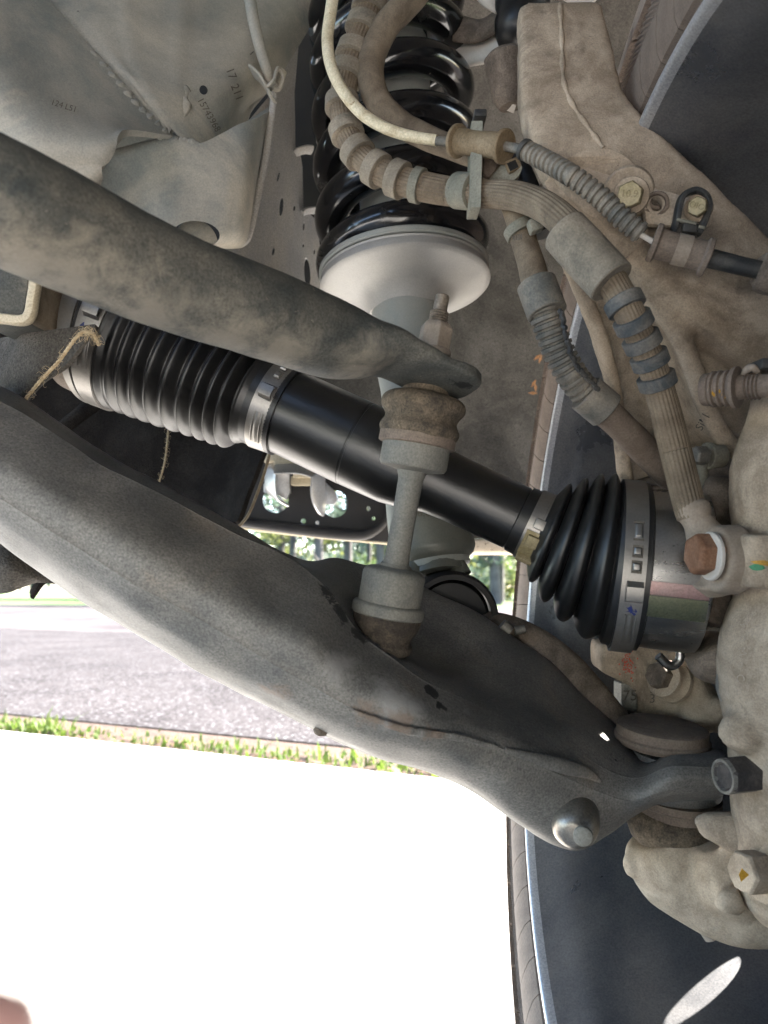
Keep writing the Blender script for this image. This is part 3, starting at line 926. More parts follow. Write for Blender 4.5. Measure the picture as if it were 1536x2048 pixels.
# ------------------------------------------------------------------ black splash shield with twine (left, behind the boots)
sh = thing('splash_shield', P(300, 1050, .62), 'black felt splash shield hanging behind the drive shaft at left', 'splash shield')
rows = [[(-120, 520, .66), (100, 540, .68), (330, 560, .68), (560, 600, .66), (640, 640, .60)],
        [(-120, 760, .64), (90, 790, .67), (330, 800, .67), (470, 830, .655), (545, 880, .61)],
        [(-120, 960, .62), (80, 960, .66), (310, 950, .66), (440, 960, .65), (520, 965, .61)],
        [(-120, 1120, .60), (60, 1120, .64), (260, 1060, .65), (400, 1060, .64), (492, 1042, .60)],
        [(-120, 1200, .58), (20, 1180, .61), (120, 1148, .62), (300, 1140, .62), (470, 1060, .60)]]
build('shield_panel', dent(MB().grid(patch(rows, 50, 60)).mesh('shield_panel'), .006, 9), M['blackfelt'], sh, mods=[('SOLIDIFY', dict(thickness=.004))])
mb = MB(); pxtube(mb, [(545, 882, .604, 3), (532, 935, .604, 3), (515, 985, .60, 3), (496, 1030, .594, 3), (470, 1062, .594, 3)], seg=8, n=60)
build('stitched_edge', mb, M['grommet'], sh)
mb = MB(); pxtube(mb, [(120, 860, .60, 14), (200, 800, .61, 16), (260, 770, .62, 16)], seg=14)
build('shield_rib', mb, M['blackfelt'], sh)
# nearer felt flap whose tip reaches the inner boot clamp
fl = thing('felt_flap', P(60, 740, .5), 'brown felt flap drawn to a point beside the silver boot clamp at far left', 'felt flap')
rows = [[(-120, 690, .47), (-20, 678, .465), (60, 664, .43), (130, 655, .413), (192, 650, .405)],
        [(-120, 740, .455), (-20, 735, .45), (60, 712, .42), (130, 682, .412), (193, 656, .404)],
        [(-120, 800, .455), (-20, 800, .45), (50, 770, .42), (125, 710, .412), (193, 662, .404)],
        [(-120, 880, .47), (-20, 860, .47), (45, 812, .43), (115, 735, .413), (192, 668, .405)]]
build('flap', dent(MB().grid(patch(rows, 40, 50)).mesh('flap'), .0025, 25), M['felt'], fl, mods=[('SOLIDIFY', dict(thickness=.003))])
rows = [[(-120, 1080, .60), (0, 1085, .55), (80, 1130, .55), (122, 1165, .55)], [(-120, 1140, .56), (0, 1130, .53), (50, 1150, .535), (84, 1168, .545)], [(-120, 1190, .57), (0, 1187, .54), (40, 1178, .54), (75, 1168, .55)]]
lowfl = build('hanging_felt', dent(MB().grid(patch(rows, 30, 30)).mesh('hanging_felt'), .002, 25), M['felt'], None, mods=[('SOLIDIFY', dict(thickness=.003))])
tag(lowfl, 'grey brown felt fold hanging below the control arm at the left edge', 'felt sheet')
mb = MB(); mb.grid(patch([[(60, 1180, .60), (90, 1140, .60), (160, 1130, .60)], [(60, 1195, .58), (90, 1160, .58), (135, 1163, .58)]], 12, 12))
tag(build('hanging_felt', mb, M['blackfelt'], None, mods=[('SOLIDIFY', dict(thickness=.003))]), 'black felt corner beside the grey brown fold below the control arm', 'felt sheet')

def twine(pts, r, n, fr):
    mb = MB()
    c = spline(np.array([P(a, b, d) for a, b, d in pts]), n)
    T, A, B = frames(c)
    for s in range(3):
        ph = s * 2.094
        a = np.arange(n) * .55 + ph
        mb.tube_raw(c + A * (np.cos(a) * r * .55)[:, None] + B * (np.sin(a) * r * .55)[:, None], np.full(n, r * .62), 7)
    for k in range(fr):
        i = rng.randrange(n); q = rng.uniform(0, 6.28); l = rng.uniform(2.0, 5.5) * r
        d = A[i] * math.cos(q) + B[i] * math.sin(q)
        p0 = c[i] + d * r * .7
        mb.tube([p0, p0 + d * l * .6 + T[i] * l * rng.uniform(-.8, .8), p0 + d * l * rng.uniform(.4, .9) + T[i] * l * rng.uniform(-1, 1)], [.00012, .0001, .00006], n=5, seg=4)
    return mb
tw = twine([(198, 690, .400), (186, 668, .399), (168, 664, .399), (150, 678, .400), (118, 722, .404), (84, 758, .408), (45, 805, .410)], .0009, 150, 90)
for k in range(26):
    q = P(rng.uniform(165, 192), rng.uniform(655, 672), .399); e = P(rng.uniform(168, 202), rng.uniform(660, 692), .398)
    tw.tube([q, (q + e) / 2 + UP * rng.uniform(-.001, .003), e], .00011, n=6, seg=4)
tag(build('twine', tw, M['twine']), 'frayed jute twine slanting down from the felt flap tip', 'twine')
tw = twine([(338, 840, .60), (334, 890, .60), (328, 930, .60), (318, 965, .60), (313, 985, .60)], .0007, 110, 60)
tag(build('twine', tw, M['twine']), 'thin vertical twine hanging below the ribbed inner boot', 'twine')

# ------------------------------------------------------------------ bumper beam with tow bracket (seen under the shaft)
bb = thing('bumper_beam', P(630, 1075, .86), 'black bumper beam with round holes and a silver U bracket seen under the shaft', 'bumper beam')
BD = .86
o1 = [(440, 880), (820, 880), (790, 990), (776, 1084), (690, 1076), (600, 1066), (545, 1058), (484, 1046), (470, 1030)]
hs = [(551, 1000, 26, 26), (670, 1008, 26, 27), (607, 1042, 5, 5), (635, 1045, 4, 4), (737, 1017, 4, 5), (747, 1037, 4, 4)]
build('beam_plate', MB().prism([P(a, b, BD) for a, b in o1], .004, [hole(a, b, BD, rx, ry, 24) for a, b, rx, ry in hs]), M['beam'], bb, smooth=False)
mb = MB(); pxtube(mb, [(470, 1042, BD - .006, 9), (540, 1052, BD - .006, 10), (620, 1062, BD - .006, 11), (700, 1070, BD - .006, 11), (740, 1066, BD - .006, 10), (772, 1040, BD - .005, 7), (786, 1000, BD - .004, 5)], seg=14, flat=.8)
build('beam_flange', mb, M['beam'], bb)
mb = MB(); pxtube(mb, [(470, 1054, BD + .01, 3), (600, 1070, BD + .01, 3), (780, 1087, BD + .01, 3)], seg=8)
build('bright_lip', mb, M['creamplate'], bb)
mb = MB(); mb.prism([P(a, b, BD - .03) for a, b in ((526, 900), (640, 900), (640, 935), (604, 935), (586, 926), (570, 936), (548, 934), (546, 922), (528, 926))], .02)
build('cream_plate', mb, M['creamplate'], bb, mods=[('BEVEL', dict(width=.0015, segments=2))])
mb = MB()
mb.tube([P(566, 1004, BD - .02), P(546, 992, BD - .03), P(541, 975, BD - .035), P(543, 945, BD - .035), (P(552, 936, BD - .035)), P(600, 936, BD - .035), P(628, 944, BD - .035), P(636, 955, BD - .035), P(636, 985, BD - .035), P(642, 1002, BD - .03), P(650, 1008, BD - .02)], [(.0145, .0016)] * 11, n=80, seg=14, ref=FWD, sq=4)
build('u_bracket', mb, M['zinc'], bb)
mb = MB(); mb.prism([P(a, b, BD - .012) for a, b in ((545, 936), (580, 936), (580, 985), (572, 1000), (556, 990), (527, 985), (527, 968), (545, 962))], .01)
mb.prism([P(a, b, BD - .012) for a, b in ((640, 955), (672, 985), (676, 1000), (668, 1010), (645, 1008), (640, 990))], .01)
build('bracket_foot', mb, M['zinc'], bb, mods=[('BEVEL', dict(width=.001, segments=2))])
mb = MB(); mb.box(P(606, 962, BD - .02), RIGHT, UP, FWD, (PX(22, BD), PX(9, BD), .01)); mb.box(P(608, 950, BD - .03), RIGHT, UP, FWD, (PX(20, BD), PX(6, BD), .006))
build('bolt_plate', mb, M['creamplate'], bb, mods=[('BEVEL', dict(width=.001, segments=2))])
# ------------------------------------------------------------------ coil-over strut
strut = thing('strut', P(870, 1230, .52), 'black coil spring over a pale grey shock absorber standing behind the drive shaft', 'shock absorber')
S_top, S_seat = P(768, -60, .63), P(809, 560, .585)
s_ax = unit(S_seat - S_top)
def on_strut(py):
    """point of the strut's axis at picture height py"""
    t = (py + 60) / 620.
    return S_top + (S_seat - S_top) * t
Ls = np.linalg.norm(S_seat - S_top)
# spring
RC, RW = PX(141, .59), PX(33, .59)
uu = unit(RIGHT - s_ax * np.dot(RIGHT, s_ax)); vv = np.cross(s_ax, uu)
if np.dot(vv, FWD) < 0: vv = -vv
pitch = Ls * 97 / 620
turns = 6.7
n = 520
c = []
# lowest coil: left bend at y 547, going up to the right along the front
t_left = on_strut(543)
for i in range(n):
    th = -math.pi * .75 + turns * 2 * math.pi * i / (n - 1)        # 0 = left side
    h = th / (2 * math.pi) * pitch
    if th < math.pi * .6:                                          # dead coil flattens on the seat
        h = h * .55 + math.pi * .6 / (2 * math.pi) * pitch * .45
    rr = RC * (1.0 - .045 * max(0, th / (2 * math.pi)) / 5)
    c.append(t_left - s_ax * h - uu * math.cos(th) * rr - vv * math.sin(th) * rr)
c = np.array(c)
build('coil_spring', MB().tube_raw(c, np.full(n, RW), 22), M['spring'], strut, angle=0)
r = PX(80, .59)
a0 = on_strut(95)
build('shock_body', MB().lathe(a0, s_ax, [(0, r * .9), (.003, r), (np.linalg.norm(on_strut(600) - a0), r)], 48), M['body_tube'], strut)
build('shock_cap', MB().lathe(on_strut(60), s_ax, [(0, r * .8), (.004, r * 1.02), (.018, r * 1.02), (.020, r * .95)], 48), M['plastic'], strut)
build('shock_rod', MB().lathe(on_strut(-80), s_ax, [(0, r * .35), (.09, r * .35)], 32), M['joint'], strut)
build('bump_stop', MB().lathe(on_strut(-70), s_ax, [(0, r * .7), (.02, r * .8), (.026, r * .65), (.032, r * .8), (.05, r * .7)], 40), M['boot'], strut)
# spring seat: two thin plates over a shallow cone
R = PX(170, .585)
sa = on_strut(543)
build('spring_isolator', MB().lathe(sa - s_ax * .001, s_ax, [(0, R * .55), (0, R * .985), (.0012, R * 1.0), (.004, R * 1.0), (.0052, R * .985), (.0052, R * .55)], 96), M['strut'], strut)
build('spring_seat', MB().lathe(sa + s_ax * .0055, s_ax, [(0, R * .4), (.0, R * .985), (.0014, R * .975), (.0025, R * .99), (.0075, R * 1.0), (.0085, R * .985), (.0095, R * .93), (.0115, R * .82), (.0155, R * .62), (.021, R * .50), (.030, R * .44)], 96), M['silver'], strut, angle=50)
# lower tube and its wide reservoir
Lt = [P(806, 560, .585), P(818, 700, .568), P(840, 880, .548), P(858, 1050, .53), P(872, 1135, .523)]
lt = spline(np.array(Lt), 60)
def strut_r(t):
    return np.interp(t, [0, .30, .36, 1.0], [71, 71, 67, 66])
build('damper_tube', MB().tube_raw(lt, np.array([PX(strut_r(i / 59), .55) for i in range(60)]), 48), M['strut'], strut)
rs = spline(np.array([P(846, 925, .543), P(859, 1050, .53), P(873, 1136, .523)]), 50)
build('reservoir', MB().tube_raw(rs, np.array([PX(np.interp(i / 49, [0, .05, .80, .88, .95, 1.0], [70, 83, 84, 78, 62, 40]), .53) for i in range(50)]), 56), M['tank'], strut)
mb = MB()
bx = unit(FWD * .98 - RIGHT * .12)
be = P(893, 1232, .515)
build('lower_eye', MB().lathe(be - bx * .020, bx, [(0, PX(80, .5)), (0, PX(90, .5)), (.003, PX(96, .5)), (.037, PX(96, .5)), (.040, PX(90, .5)), (.040, PX(80, .5))], 64, cap=False), M['beam'], strut)
build('eye_bushing', MB().lathe(be - bx * .016, bx, [(0, PX(30, .5)), (0, PX(72, .5)), (.004, PX(81, .5)), (.028, PX(81, .5))], 56), M['boot'], strut)
build('eye_sleeve', MB().lathe(be - bx * .022, bx, [(0, PX(14, .5)), (0, PX(27, .5)), (.02, PX(27, .5))], 40), M['joint'], strut)
mb = MB()
mb.tube([P(835, 1118, .512), P(830, 1150, .508)], [PX(16, .5), PX(24, .5)], seg=16)
mb.tube([P(912, 1118, .512), P(922, 1150, .508)], [PX(14, .5), PX(22, .5)], seg=16)
mb.tube([P(872, 1112, .52), P(878, 1150, .515)], [PX(50, .5), PX(60, .5)], seg=24)
build('eye_neck', mb, M['tank'], strut)
stamp('stamped_code', '06.06', 848, 1026, .49, 17, 0, M['ink'], strut, strut.children[-5] if False else [o for o in strut.children if o.name.startswith('reservoir')][0])

# ------------------------------------------------------------------ upper control arm and ball joint (top)
uca = thing('upper_control_arm', P(960, 80, .5), 'pale painted upper control arm curving behind the spring at the top', 'control arm')
mb = MB()
pxtube(mb, [(740, -120, .63, 56), (820, 50, .63, 56), (892, 100, .62, 50), (955, 95, .60, 48), (1012, 72, .585, 56), (1070, 0, .57, 70)], n=60, seg=28, flat=.35)
build('arm', mb, M['uca'], uca)
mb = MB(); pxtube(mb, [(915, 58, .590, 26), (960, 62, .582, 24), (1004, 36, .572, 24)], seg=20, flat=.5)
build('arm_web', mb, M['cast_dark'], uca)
bj = thing('upper_ball_joint', P(1020, 60, .5), 'black rubber ball joint boot above the brown cast knuckle top', 'ball joint')
mb = MB()
jc = P(1075, -40, .50); jx = unit(P(1020, 120, .50) - P(1035, -60, .51))
mb.lathe(P(1055, -75, .51), unit(P(1035, 75, .50) - P(1055, -75, .51)), [(0, PX(70, .5)), (.012, PX(66, .5)), (.018, PX(50, .5)), (.024, PX(56, .5)), (.034, PX(54, .5)), (.040, PX(44, .5)), (.048, PX(50, .5)), (.056, PX(46, .5)), (.064, PX(36, .5))], 48)
build('dust_boot', mb, M['boot'], bj, angle=0)
mb = MB(); mb.lathe(P(1010, 105, .485), unit(P(1024, 212, .488) - P(1010, 105, .485)), [(0, PX(34, .48)), (.003, PX(44, .48)), (.012, PX(42, .48)), (.018, PX(38, .48)), (.028, PX(37, .48)), (.034, PX(26, .48)), (.0345, PX(10, .48))], 40)
build('joint_socket', mb, M['cast_dark'], bj)
mb = MB(); mb.prism(pxs([(1000, 190, .482), (1018, 170, .482), (1034, 164, .484), (1033, 212, .484), (1014, 204, .482)]), .010)
build('socket_tip', mb, M['uca'], bj, mods=[('BEVEL', dict(width=.0012, segments=2))])
mb = MB(); pxtube(mb, [(965, -20, .52, 22), (985, 0, .52, 22), (1000, 18, .52, 14)], seg=16, flat=.6)
build('joint_washer', mb, M['uca'], bj)
mb = MB(); pxtube(mb, [(1120, -40, .50, 30), (1160, -15, .50, 30), (1186, 6, .50, 18)], seg=18, flat=.6)
build('joint_washer', mb, M['uca'], bj)

# ------------------------------------------------------------------ lower control arm
lca = thing('lower_control_arm', P(700, 1700, .38), 'big grey dusty lower control arm running from left edge to the ball joint', 'control arm')
ST = [
 [(-70, 742, .40), (-80, 748, .385), (-110, 756, .365), (-160, 845, .335), (-190, 905, .333), (-210, 935, .345), (-230, 958, .37)],
 [(60, 806, .40), (45, 810, .385), (20, 812, .365), (-22, 905, .335), (-45, 972, .333), (-62, 1010, .345), (-82, 1033, .37)],
 [(245, 930, .40), (230, 935, .385), (200, 926, .365), (150, 1010, .335), (112, 1068, .333), (90, 1112, .345), (72, 1136, .37)],
 [(400, 1012, .41), (380, 1018, .39), (350, 1003, .37), (300, 1100, .335), (258, 1160, .333), (235, 1205, .345), (208, 1226, .37)],
 [(530, 1086, .42), (515, 1092, .40), (490, 1075, .375), (440, 1180, .338), (398, 1238, .336), (370, 1288, .345), (345, 1309, .37)],
 [(612, 1120, .44), (608, 1128, .415), (588, 1124, .382), (545, 1235, .34), (508, 1304, .338), (480, 1354, .35), (458, 1374, .375)],
 [(680, 1123, .47), (690, 1165, .43), (655, 1178, .375), (625, 1280, .340), (598, 1356, .34), (580, 1402, .35), (560, 1424, .375)],
 [(800, 1162, .48), (778, 1262, .44), (718, 1264, .373), (700, 1350, .345), (688, 1408, .342), (672, 1448, .352), (655, 1468, .375)],
 [(900, 1207, .48), (870, 1318, .435), (793, 1320, .372), (790, 1395, .348), (782, 1452, .345), (770, 1488, .355), (760, 1513, .375)],
 [(985, 1254, .475), (955, 1352, .425), (868, 1370, .375), (876, 1432, .355), (880, 1471, .350), (875, 1512, .358), (870, 1544, .375)],
 [(1100, 1334, .465), (1060, 1400, .42), (1005, 1430, .385), (995, 1466, .368), (985, 1491, .362), (970, 1545, .362), (955, 1583, .378)],
 [(1197, 1419, .455), (1160, 1455, .415), (1125, 1490, .39), (1107, 1515, .378), (1092, 1537, .372), (1070, 1600, .37), (1050, 1654, .382)],
 [(1266, 1476, .445), (1240, 1510, .41), (1215, 1540, .393), (1200, 1560, .387), (1187, 1580, .382), (1166, 1640, .378), (1150, 1700, .39)],
 [(1300, 1501, .44), (1290, 1530, .41), (1280, 1556, .394), (1272, 1580, .387), (1262, 1602, .385), (1240, 1640, .387), (1218, 1670, .395)],
 [(1358, 1498, .435), (1354, 1510, .402), (1348, 1535, .384), (1342, 1558, .379), (1336, 1580, .380), (1328, 1598, .386), (1318, 1610, .40)],
 [(1446, 1498, .435), (1450, 1510, .405), (1452, 1535, .388), (1452, 1555, .384), (1451, 1575, .385), (1448, 1590, .392), (1442, 1600, .41)],
]
def lca_ring(s):
    p = [P(*q) for q in s]
    bo, bt = s[-1], s[0]
    back = [P(bo[0] + 4, bo[1] - 16, bo[2] + .03), P((bo[0] + bt[0]) / 2, (bo[1] + bt[1]) / 2, max(bo[2], bt[2]) + .045), P(bt[0] - 2, bt[1] + 16, bt[2] + .02)]
    pts = np.array(p + back)
    k = len(pts)
    q = np.vstack([pts, pts, pts])
    return spline(q, 3 * 48 - 2)[48 - 0:96]
def closed(pts, n):
    k = len(pts)
    q = np.vstack([pts[-2:], pts, pts[:3]])
    s = spline(q, (len(q) - 1) * 24 + 1)[2 * 24:(2 + k) * 24]
    idx = np.linspace(0, len(s), n, endpoint=False).astype(int)
    return s[idx]
rings = []
for s in ST:
    bo, bt = s[-1], s[0]
    back = [(bo[0] + 4, bo[1] - 18, bo[2] + .03), ((bo[0] + bt[0]) / 2, (bo[1] + bt[1]) / 2, max(bo[2], bt[2]) + .05), (bt[0] - 2, bt[1] + 14, bt[2] + .018)]
    pt = [P(*q) for q in list(s) + back]
    out = []
    for i_, p_ in enumerate(pt):
        if i_ in (2, 4):                        # the pressed edges stay tight
            out += [p_ + (pt[i_ - 1] - p_) * .10, p_ + (pt[i_ + 1] - p_) * .10]
        else:
            out.append(p_)
    rings.append(closed(np.array(out), 110))
rings = np.array(rings)
full = np.stack([spline(rings[:, j], 150) for j in range(110)], 1)
mb = MB().rings(full)
me = mb.mesh('arm_body')
armb = build('arm_body', wob(me, .0011, 26), M['arm'], lca, angle=55, mods=[('SMOOTH', dict(iterations=1, factor=.5))])
# crease line of the pressing, weld remains and the rear flange
mb = MB(); pxtube(mb, [(690, 1416, .3415, 4), (740, 1436, .3415, 6), (800, 1457, .343, 8), (850, 1466, .346, 8), (900, 1473, .3495, 7), (945, 1482, .354, 5), (1000, 1498, .361, 4)], seg=10, flat=.45, n=60)
build('crease_ridge', wob(mb.mesh('crease_ridge'), .0006, 200), M['arm'], lca)
mb = MB(); pxtube(mb, [(1010, 1500, .363, 5), (1055, 1512, .367, 9), (1100, 1525, .372, 14), (1140, 1536, .377, 15), (1175, 1546, .382, 11), (1200, 1562, .386, 5)], seg=12, flat=.55)
build('crease_ridge', mb, M['arm'], lca)
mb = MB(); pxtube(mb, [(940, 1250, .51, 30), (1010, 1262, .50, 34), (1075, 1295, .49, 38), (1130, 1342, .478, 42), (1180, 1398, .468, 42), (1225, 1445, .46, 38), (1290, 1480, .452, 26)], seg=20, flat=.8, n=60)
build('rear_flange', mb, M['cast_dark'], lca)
mb = MB(); pxtube(mb, [(1004, 1248, .482, 12), (1020, 1262, .482, 12)], seg=12); pxtube(mb, [(1030, 1262, .48, 9), (1050, 1258, .48, 8)], seg=12)
build('flange_bolt', mb, M['steel'], lca)
# dome nut under the arm
kx = unit(P(1162, 1672, .345) - P(1150, 1610, .372))
mb = MB(); mb.lathe(P(1150, 1632, .383), unit(EYE - P(1150, 1632, .383)) * .75 - UP * .35, [(-.004, PX(46, .37)), (.0, PX(50, .37)), (.006, PX(50, .365)), (.012, PX(46, .365)), (.016, PX(38, .36)), (.0185, PX(27, .36)), (.019, PX(21, .36)), (.0192, PX(10, .36))], 40)
build('dome_nut', mb, M['cup'], lca, angle=0)
mb = MB(); pxtube(mb, [(1120, 1640, .386, 16), (1100, 1655, .386, 14)], seg=14)
build('dome_tab', mb, M['cast'], lca)
mb = MB(); pxtube(mb, [(632, 1452, .37, 9), (640, 1458, .37, 14), (655, 1462, .37, 10)], seg=12)
build('arm_tab', mb, M['cast_dark'], lca)

# lower ball joint between arm and knuckle
lbj = thing('lower_ball_joint', P(1330, 1700, .42), 'round capped lower ball joint with brown boot at the arm end', 'ball joint')
def vax(px0, py0, px1, py1, d):
    return P(px0, py0, d), unit(P(px1, py1, d) - P(px0, py0, d))
ux = unit(UP * -.97 + FWD * .02 - RIGHT * .05)
mb = MB(); mb.lathe(P(1325, 1449, .428), ux, [(0, PX(20, .425)), (.0002, PX(80, .425)), (.0012, PX(88, .425)), (.006, PX(89, .425)), (.007, PX(93, .425)), (.0088, PX(93, .425)), (.0092, PX(88, .425)), (.0115, PX(84, .425))], 56)
build('joint_cap', mb, M['grommet_dark'], lbj)
mb = MB(); mb.lathe(P(1352, 1588, .425), ux, [(0, PX(86, .425)), (.004, PX(86, .425)), (.005, PX(80, .425)), (.0095, PX(80, .425)), (.0105, PX(72, .425)), (.013, PX(74, .425))], 56)
build('boot_ring', mb, M['grommet_dark'], lbj)
mb = MB(); mb.lathe(P(1346, 1608, .425), ux, [(0, PX(70, .425)), (.006, PX(82, .425)), (.012, PX(88, .425)), (.019, PX(78, .425)), (.024, PX(60, .425)), (.03, PX(50, .425))], 56)
build('dust_boot', mb, M['linkboot'], lbj, angle=0)

# ------------------------------------------------------------------ stabilizer bar
bar = thing('stabilizer_bar', P(400, 800, .33), 'thick dusty dark stabilizer bar crossing the upper left to a flat eye', 'stabilizer bar')
bp = [(-140, 345, .242, 125, 125), (0, 405, .252, 122, 122), (120, 460, .268, 114, 114), (250, 522, .287, 104, 104), (380, 577, .307, 95, 95), (500, 618, .325, 89, 89), (600, 655, .342, 83, 84), (670, 682, .355, 74, 86), (720, 697, .362, 57, 90), (770, 706, .368, 38, 94), (820, 729, .373, 22, 88), (860, 751, .378, 14, 86), (892, 763, .381, 13, 85), (914, 769, .383, 13, 77), (930, 773, .3845, 13, 61), (939, 775, .3855, 12, 43), (944, 776, .386, 10, 22), (946, 777, .386, 5, 4)]
c = np.array([P(a, b, d) for a, b, d, w, v in bp]); rr = np.array([(PX(w, d), PX(v, d)) for a, b, d, w, v in bp])
s = spline(np.hstack([c, rr]), 320)
def bar_prof(th, t):
    n_ = 2.1 + 4 * min(1, max(0, (t - .56) / .16))
    return 1 / (np.abs(np.cos(th)) ** n_ + np.abs(np.sin(th)) ** n_) ** (1 / n_)
mb = MB().tube_raw(s[:, :3], np.abs(s[:, 3:]), 96, ref=UP * .93 + FWD * .36 + RIGHT * .3, prof=bar_prof)
barb = build('bar', wob(mb.mesh('bar'), .00022, 60), M['bar'], bar, angle=40)
# ------------------------------------------------------------------ stabilizer link
lk = thing('stabilizer_link', P(775, 1240, .39), 'grey stabilizer link with ribbed boots standing on the control arm', 'stabilizer link')
LA, LB = P(885, 590, .392), P(764, 1290, .392)
lx = unit(LB - LA); LL = np.linalg.norm(LB - LA)
lup = (LB - LA)
def lat(py):
    return LA + (LB - LA) * ((py - 590) / 700.)
W = lambda w: PX(w, .392)
D = lambda a, b: np.linalg.norm(lat(b) - lat(a))
stud = [(0, W(12)), (.0008, W(14.5)), (D(590, 622), W(14.5))]
k = 0
th = []
z0 = D(590, 623)
for i in range(9):
    th += [(z0 + i * .0013, W(17.5)), (z0 + i * .0013 + .0006, W(19.5))]
mb = MB(); mb.lathe(LA, lx, stud + th + [(D(590, 745), W(17))], 32)
build('threaded_stud', mb, M['stud'], lk, angle=30)
mb = MB(); mb.lathe(lat(645), lx, [(0, W(24)), (.0015, W(30)), (.003, W(34)), (D(645, 712), W(34))], 6, phase=.35)
mb.lathe(lat(696), lx, [(0, W(34)), (.001, W(37)), (.003, W(37)), (.0045, W(34))], 32)
build('nut', mb, M['fitting'], lk, smooth=False, mods=[('BEVEL', dict(width=.0006, segments=2))])
mb = MB(); mb.lathe(lat(752), lx, [(0, W(44)), (D(752, 766), W(48)), (D(752, 771), W(46)), (D(752, 775), W(48)), (D(752, 789), W(47)), (D(752, 792), W(40))], 48)
build('boot_neck', mb, M['linkboot'], lk)
bt = [(786, 46), (792, 70), (799, 81), (808, 85), (818, 84), (827, 78), (836, 73), (844, 73), (851, 77), (857, 80), (864, 80), (874, 76), (884, 74), (890, 73)]
prof_ = [tuple(x) for x in spline(np.array([(D(786, a), W(b)) for a, b in bt]), 60)]
build('upper_boot', wob(MB().lathe(lat(786), lx, prof_, 64).mesh('upper_boot'), .0005, 60), M['linkboot'], lk, angle=0)
build('boot_clip', MB().lathe(lat(872), lx, [(0, W(75)), (0, W(77)), (D(872, 890), W(77)), (D(872, 892), W(74))], 64), M['grommet_dark'], lk)
build('upper_cup', MB().lathe(lat(889), lx, [(0, W(66)), (.0004, W(68)), (D(889, 930), W(68)), (D(889, 937), W(64)), (D(889, 941), W(40)), (D(889, 943), W(30)), (D(889, 955), W(26)), (D(889, 960), W(25))], 64), M['link'], lk)
build('rod', MB().lathe(lat(945), lx, [(0, W(27)), (.004, W(25)), (D(945, 1040), W(24)), (D(945, 1112), W(24.5)), (D(945, 1132), W(27)), (D(945, 1140), W(31))], 48), M['link'], lk)
build('lower_cup', MB().lathe(lat(1128), lx, [(0, W(30)), (D(1128, 1134), W(33)), (D(1128, 1138), W(52)), (D(1128, 1143), W(60)), (D(1128, 1150), W(63)), (D(1128, 1205), W(63)), (D(1128, 1208), W(70)), (D(1128, 1213), W(73)), (D(1128, 1228), W(73)), (D(1128, 1231), W(69))], 64), M['link'], lk)
prof_ = [tuple(x) for x in spline(np.array([(D(1222, a), W(b)) for a, b in ((1222, 68), (1240, 68), (1256, 64), (1268, 58), (1276, 56), (1286, 61), (1298, 60), (1306, 48))]), 40)]
build('lower_boot', wob(MB().lathe(lat(1222), lx, prof_, 64).mesh('lower_boot'), .0005, 60), M['darkboot'], lk, angle=0)

# ------------------------------------------------------------------ drive shaft
ax = thing('drive_shaft', P(700, 900, .45), 'black drive shaft with ribbed rubber boots and steel clamps crossing the centre', 'drive shaft')
# centre line: inner joint runs level, the shaft slopes, the outer joint runs level again
spine = [(80, 644, .478), (185, 655, .474), (240, 668, .472), (315, 700, .470), (405, 744, .466), (495, 788, .462), (578, 825, .458)]
front_x = [14, 120, 175, 255, 358, 458, 545]
sh0, sh1 = P(570, 822, .458), P(1062, 1049, .432)
spi = spline(np.array([P(*q) for q in spine]), 400)
def px_of(i): return spline(np.array(spine)[:, :1], 400)[i, 0]
pxl = spline(np.array([(fx, q[2]) for fx, q in zip(front_x, spine)]), 400)
ridge_x = [236, 263, 292, 322, 353, 384, 411, 435, 457]
def inner_r(x):
    base = np.interp(x, [135, 205, 215, 250, 330, 400, 455, 478, 490], [149, 149, 148, 147, 138, 127, 120, 96, 92])
    if 214 < x < 474:
        ph = np.interp(x, ridge_x, np.arange(len(ridge_x)))
        ph = ph + (x - ridge_x[0]) / 27. * (x < ridge_x[0]) + (x - ridge_x[-1]) / 22. * (x > ridge_x[-1])
        w = .5 + .5 * math.cos(2 * math.pi * ph)
        dep = np.interp(x, [215, 240, 300, 430, 474], [3, 9, 19, 22, 20])
        base -= dep * (1 - w ** .8)
    return base
sel = [i for i in range(400) if 206 < pxl[i, 0] < 545]
idx = np.linspace(sel[0], sel[-1], 300)
cc = np.stack([np.interp(idx, np.arange(400), spi[:, k]) for k in range(3)], 1)
xx = np.interp(idx, np.arange(400), pxl[:, 0]); dd = np.interp(idx, np.arange(400), pxl[:, 1])
rr = np.array([PX(inner_r(a), b) for a, b in zip(xx, dd)])
build('inner_boot', MB().tube_raw(cc, rr, 72), M['boot'], ax, angle=0)
def seg_of(x0, x1, off, n=24, prof=None):
    """short band on the inner boot between picture columns, off pixels proud"""
    ii = np.linspace(np.interp(x0, pxl[:, 0], np.arange(400)), np.interp(x1, pxl[:, 0], np.arange(400)), n)
    c = np.stack([np.interp(ii, np.arange(400), spi[:, k]) for k in range(3)], 1)
    x = np.interp(ii, np.arange(400), pxl[:, 0]); d = np.interp(ii, np.arange(400), pxl[:, 1])
    r = np.array([PX((off(a) if callable(off) else off), b) for a, b in zip(x, d)])
    return c, r
c, r = seg_of(84, 140, lambda x: np.interp(x, [84, 120, 140], [128, 140, 146])); build('inner_joint_housing', MB().tube_raw(c, r, 72), M['cast_dark'], ax)
c, r = seg_of(134, 162, lambda x: 151 if 135 < x < 160 else 146); build('joint_rim', MB().tube_raw(c, r, 72), M['band'], ax)
c, r = seg_of(158, 214, lambda x: 147); build('boot_collar', MB().tube_raw(c, r, 72), M['boot'], ax)
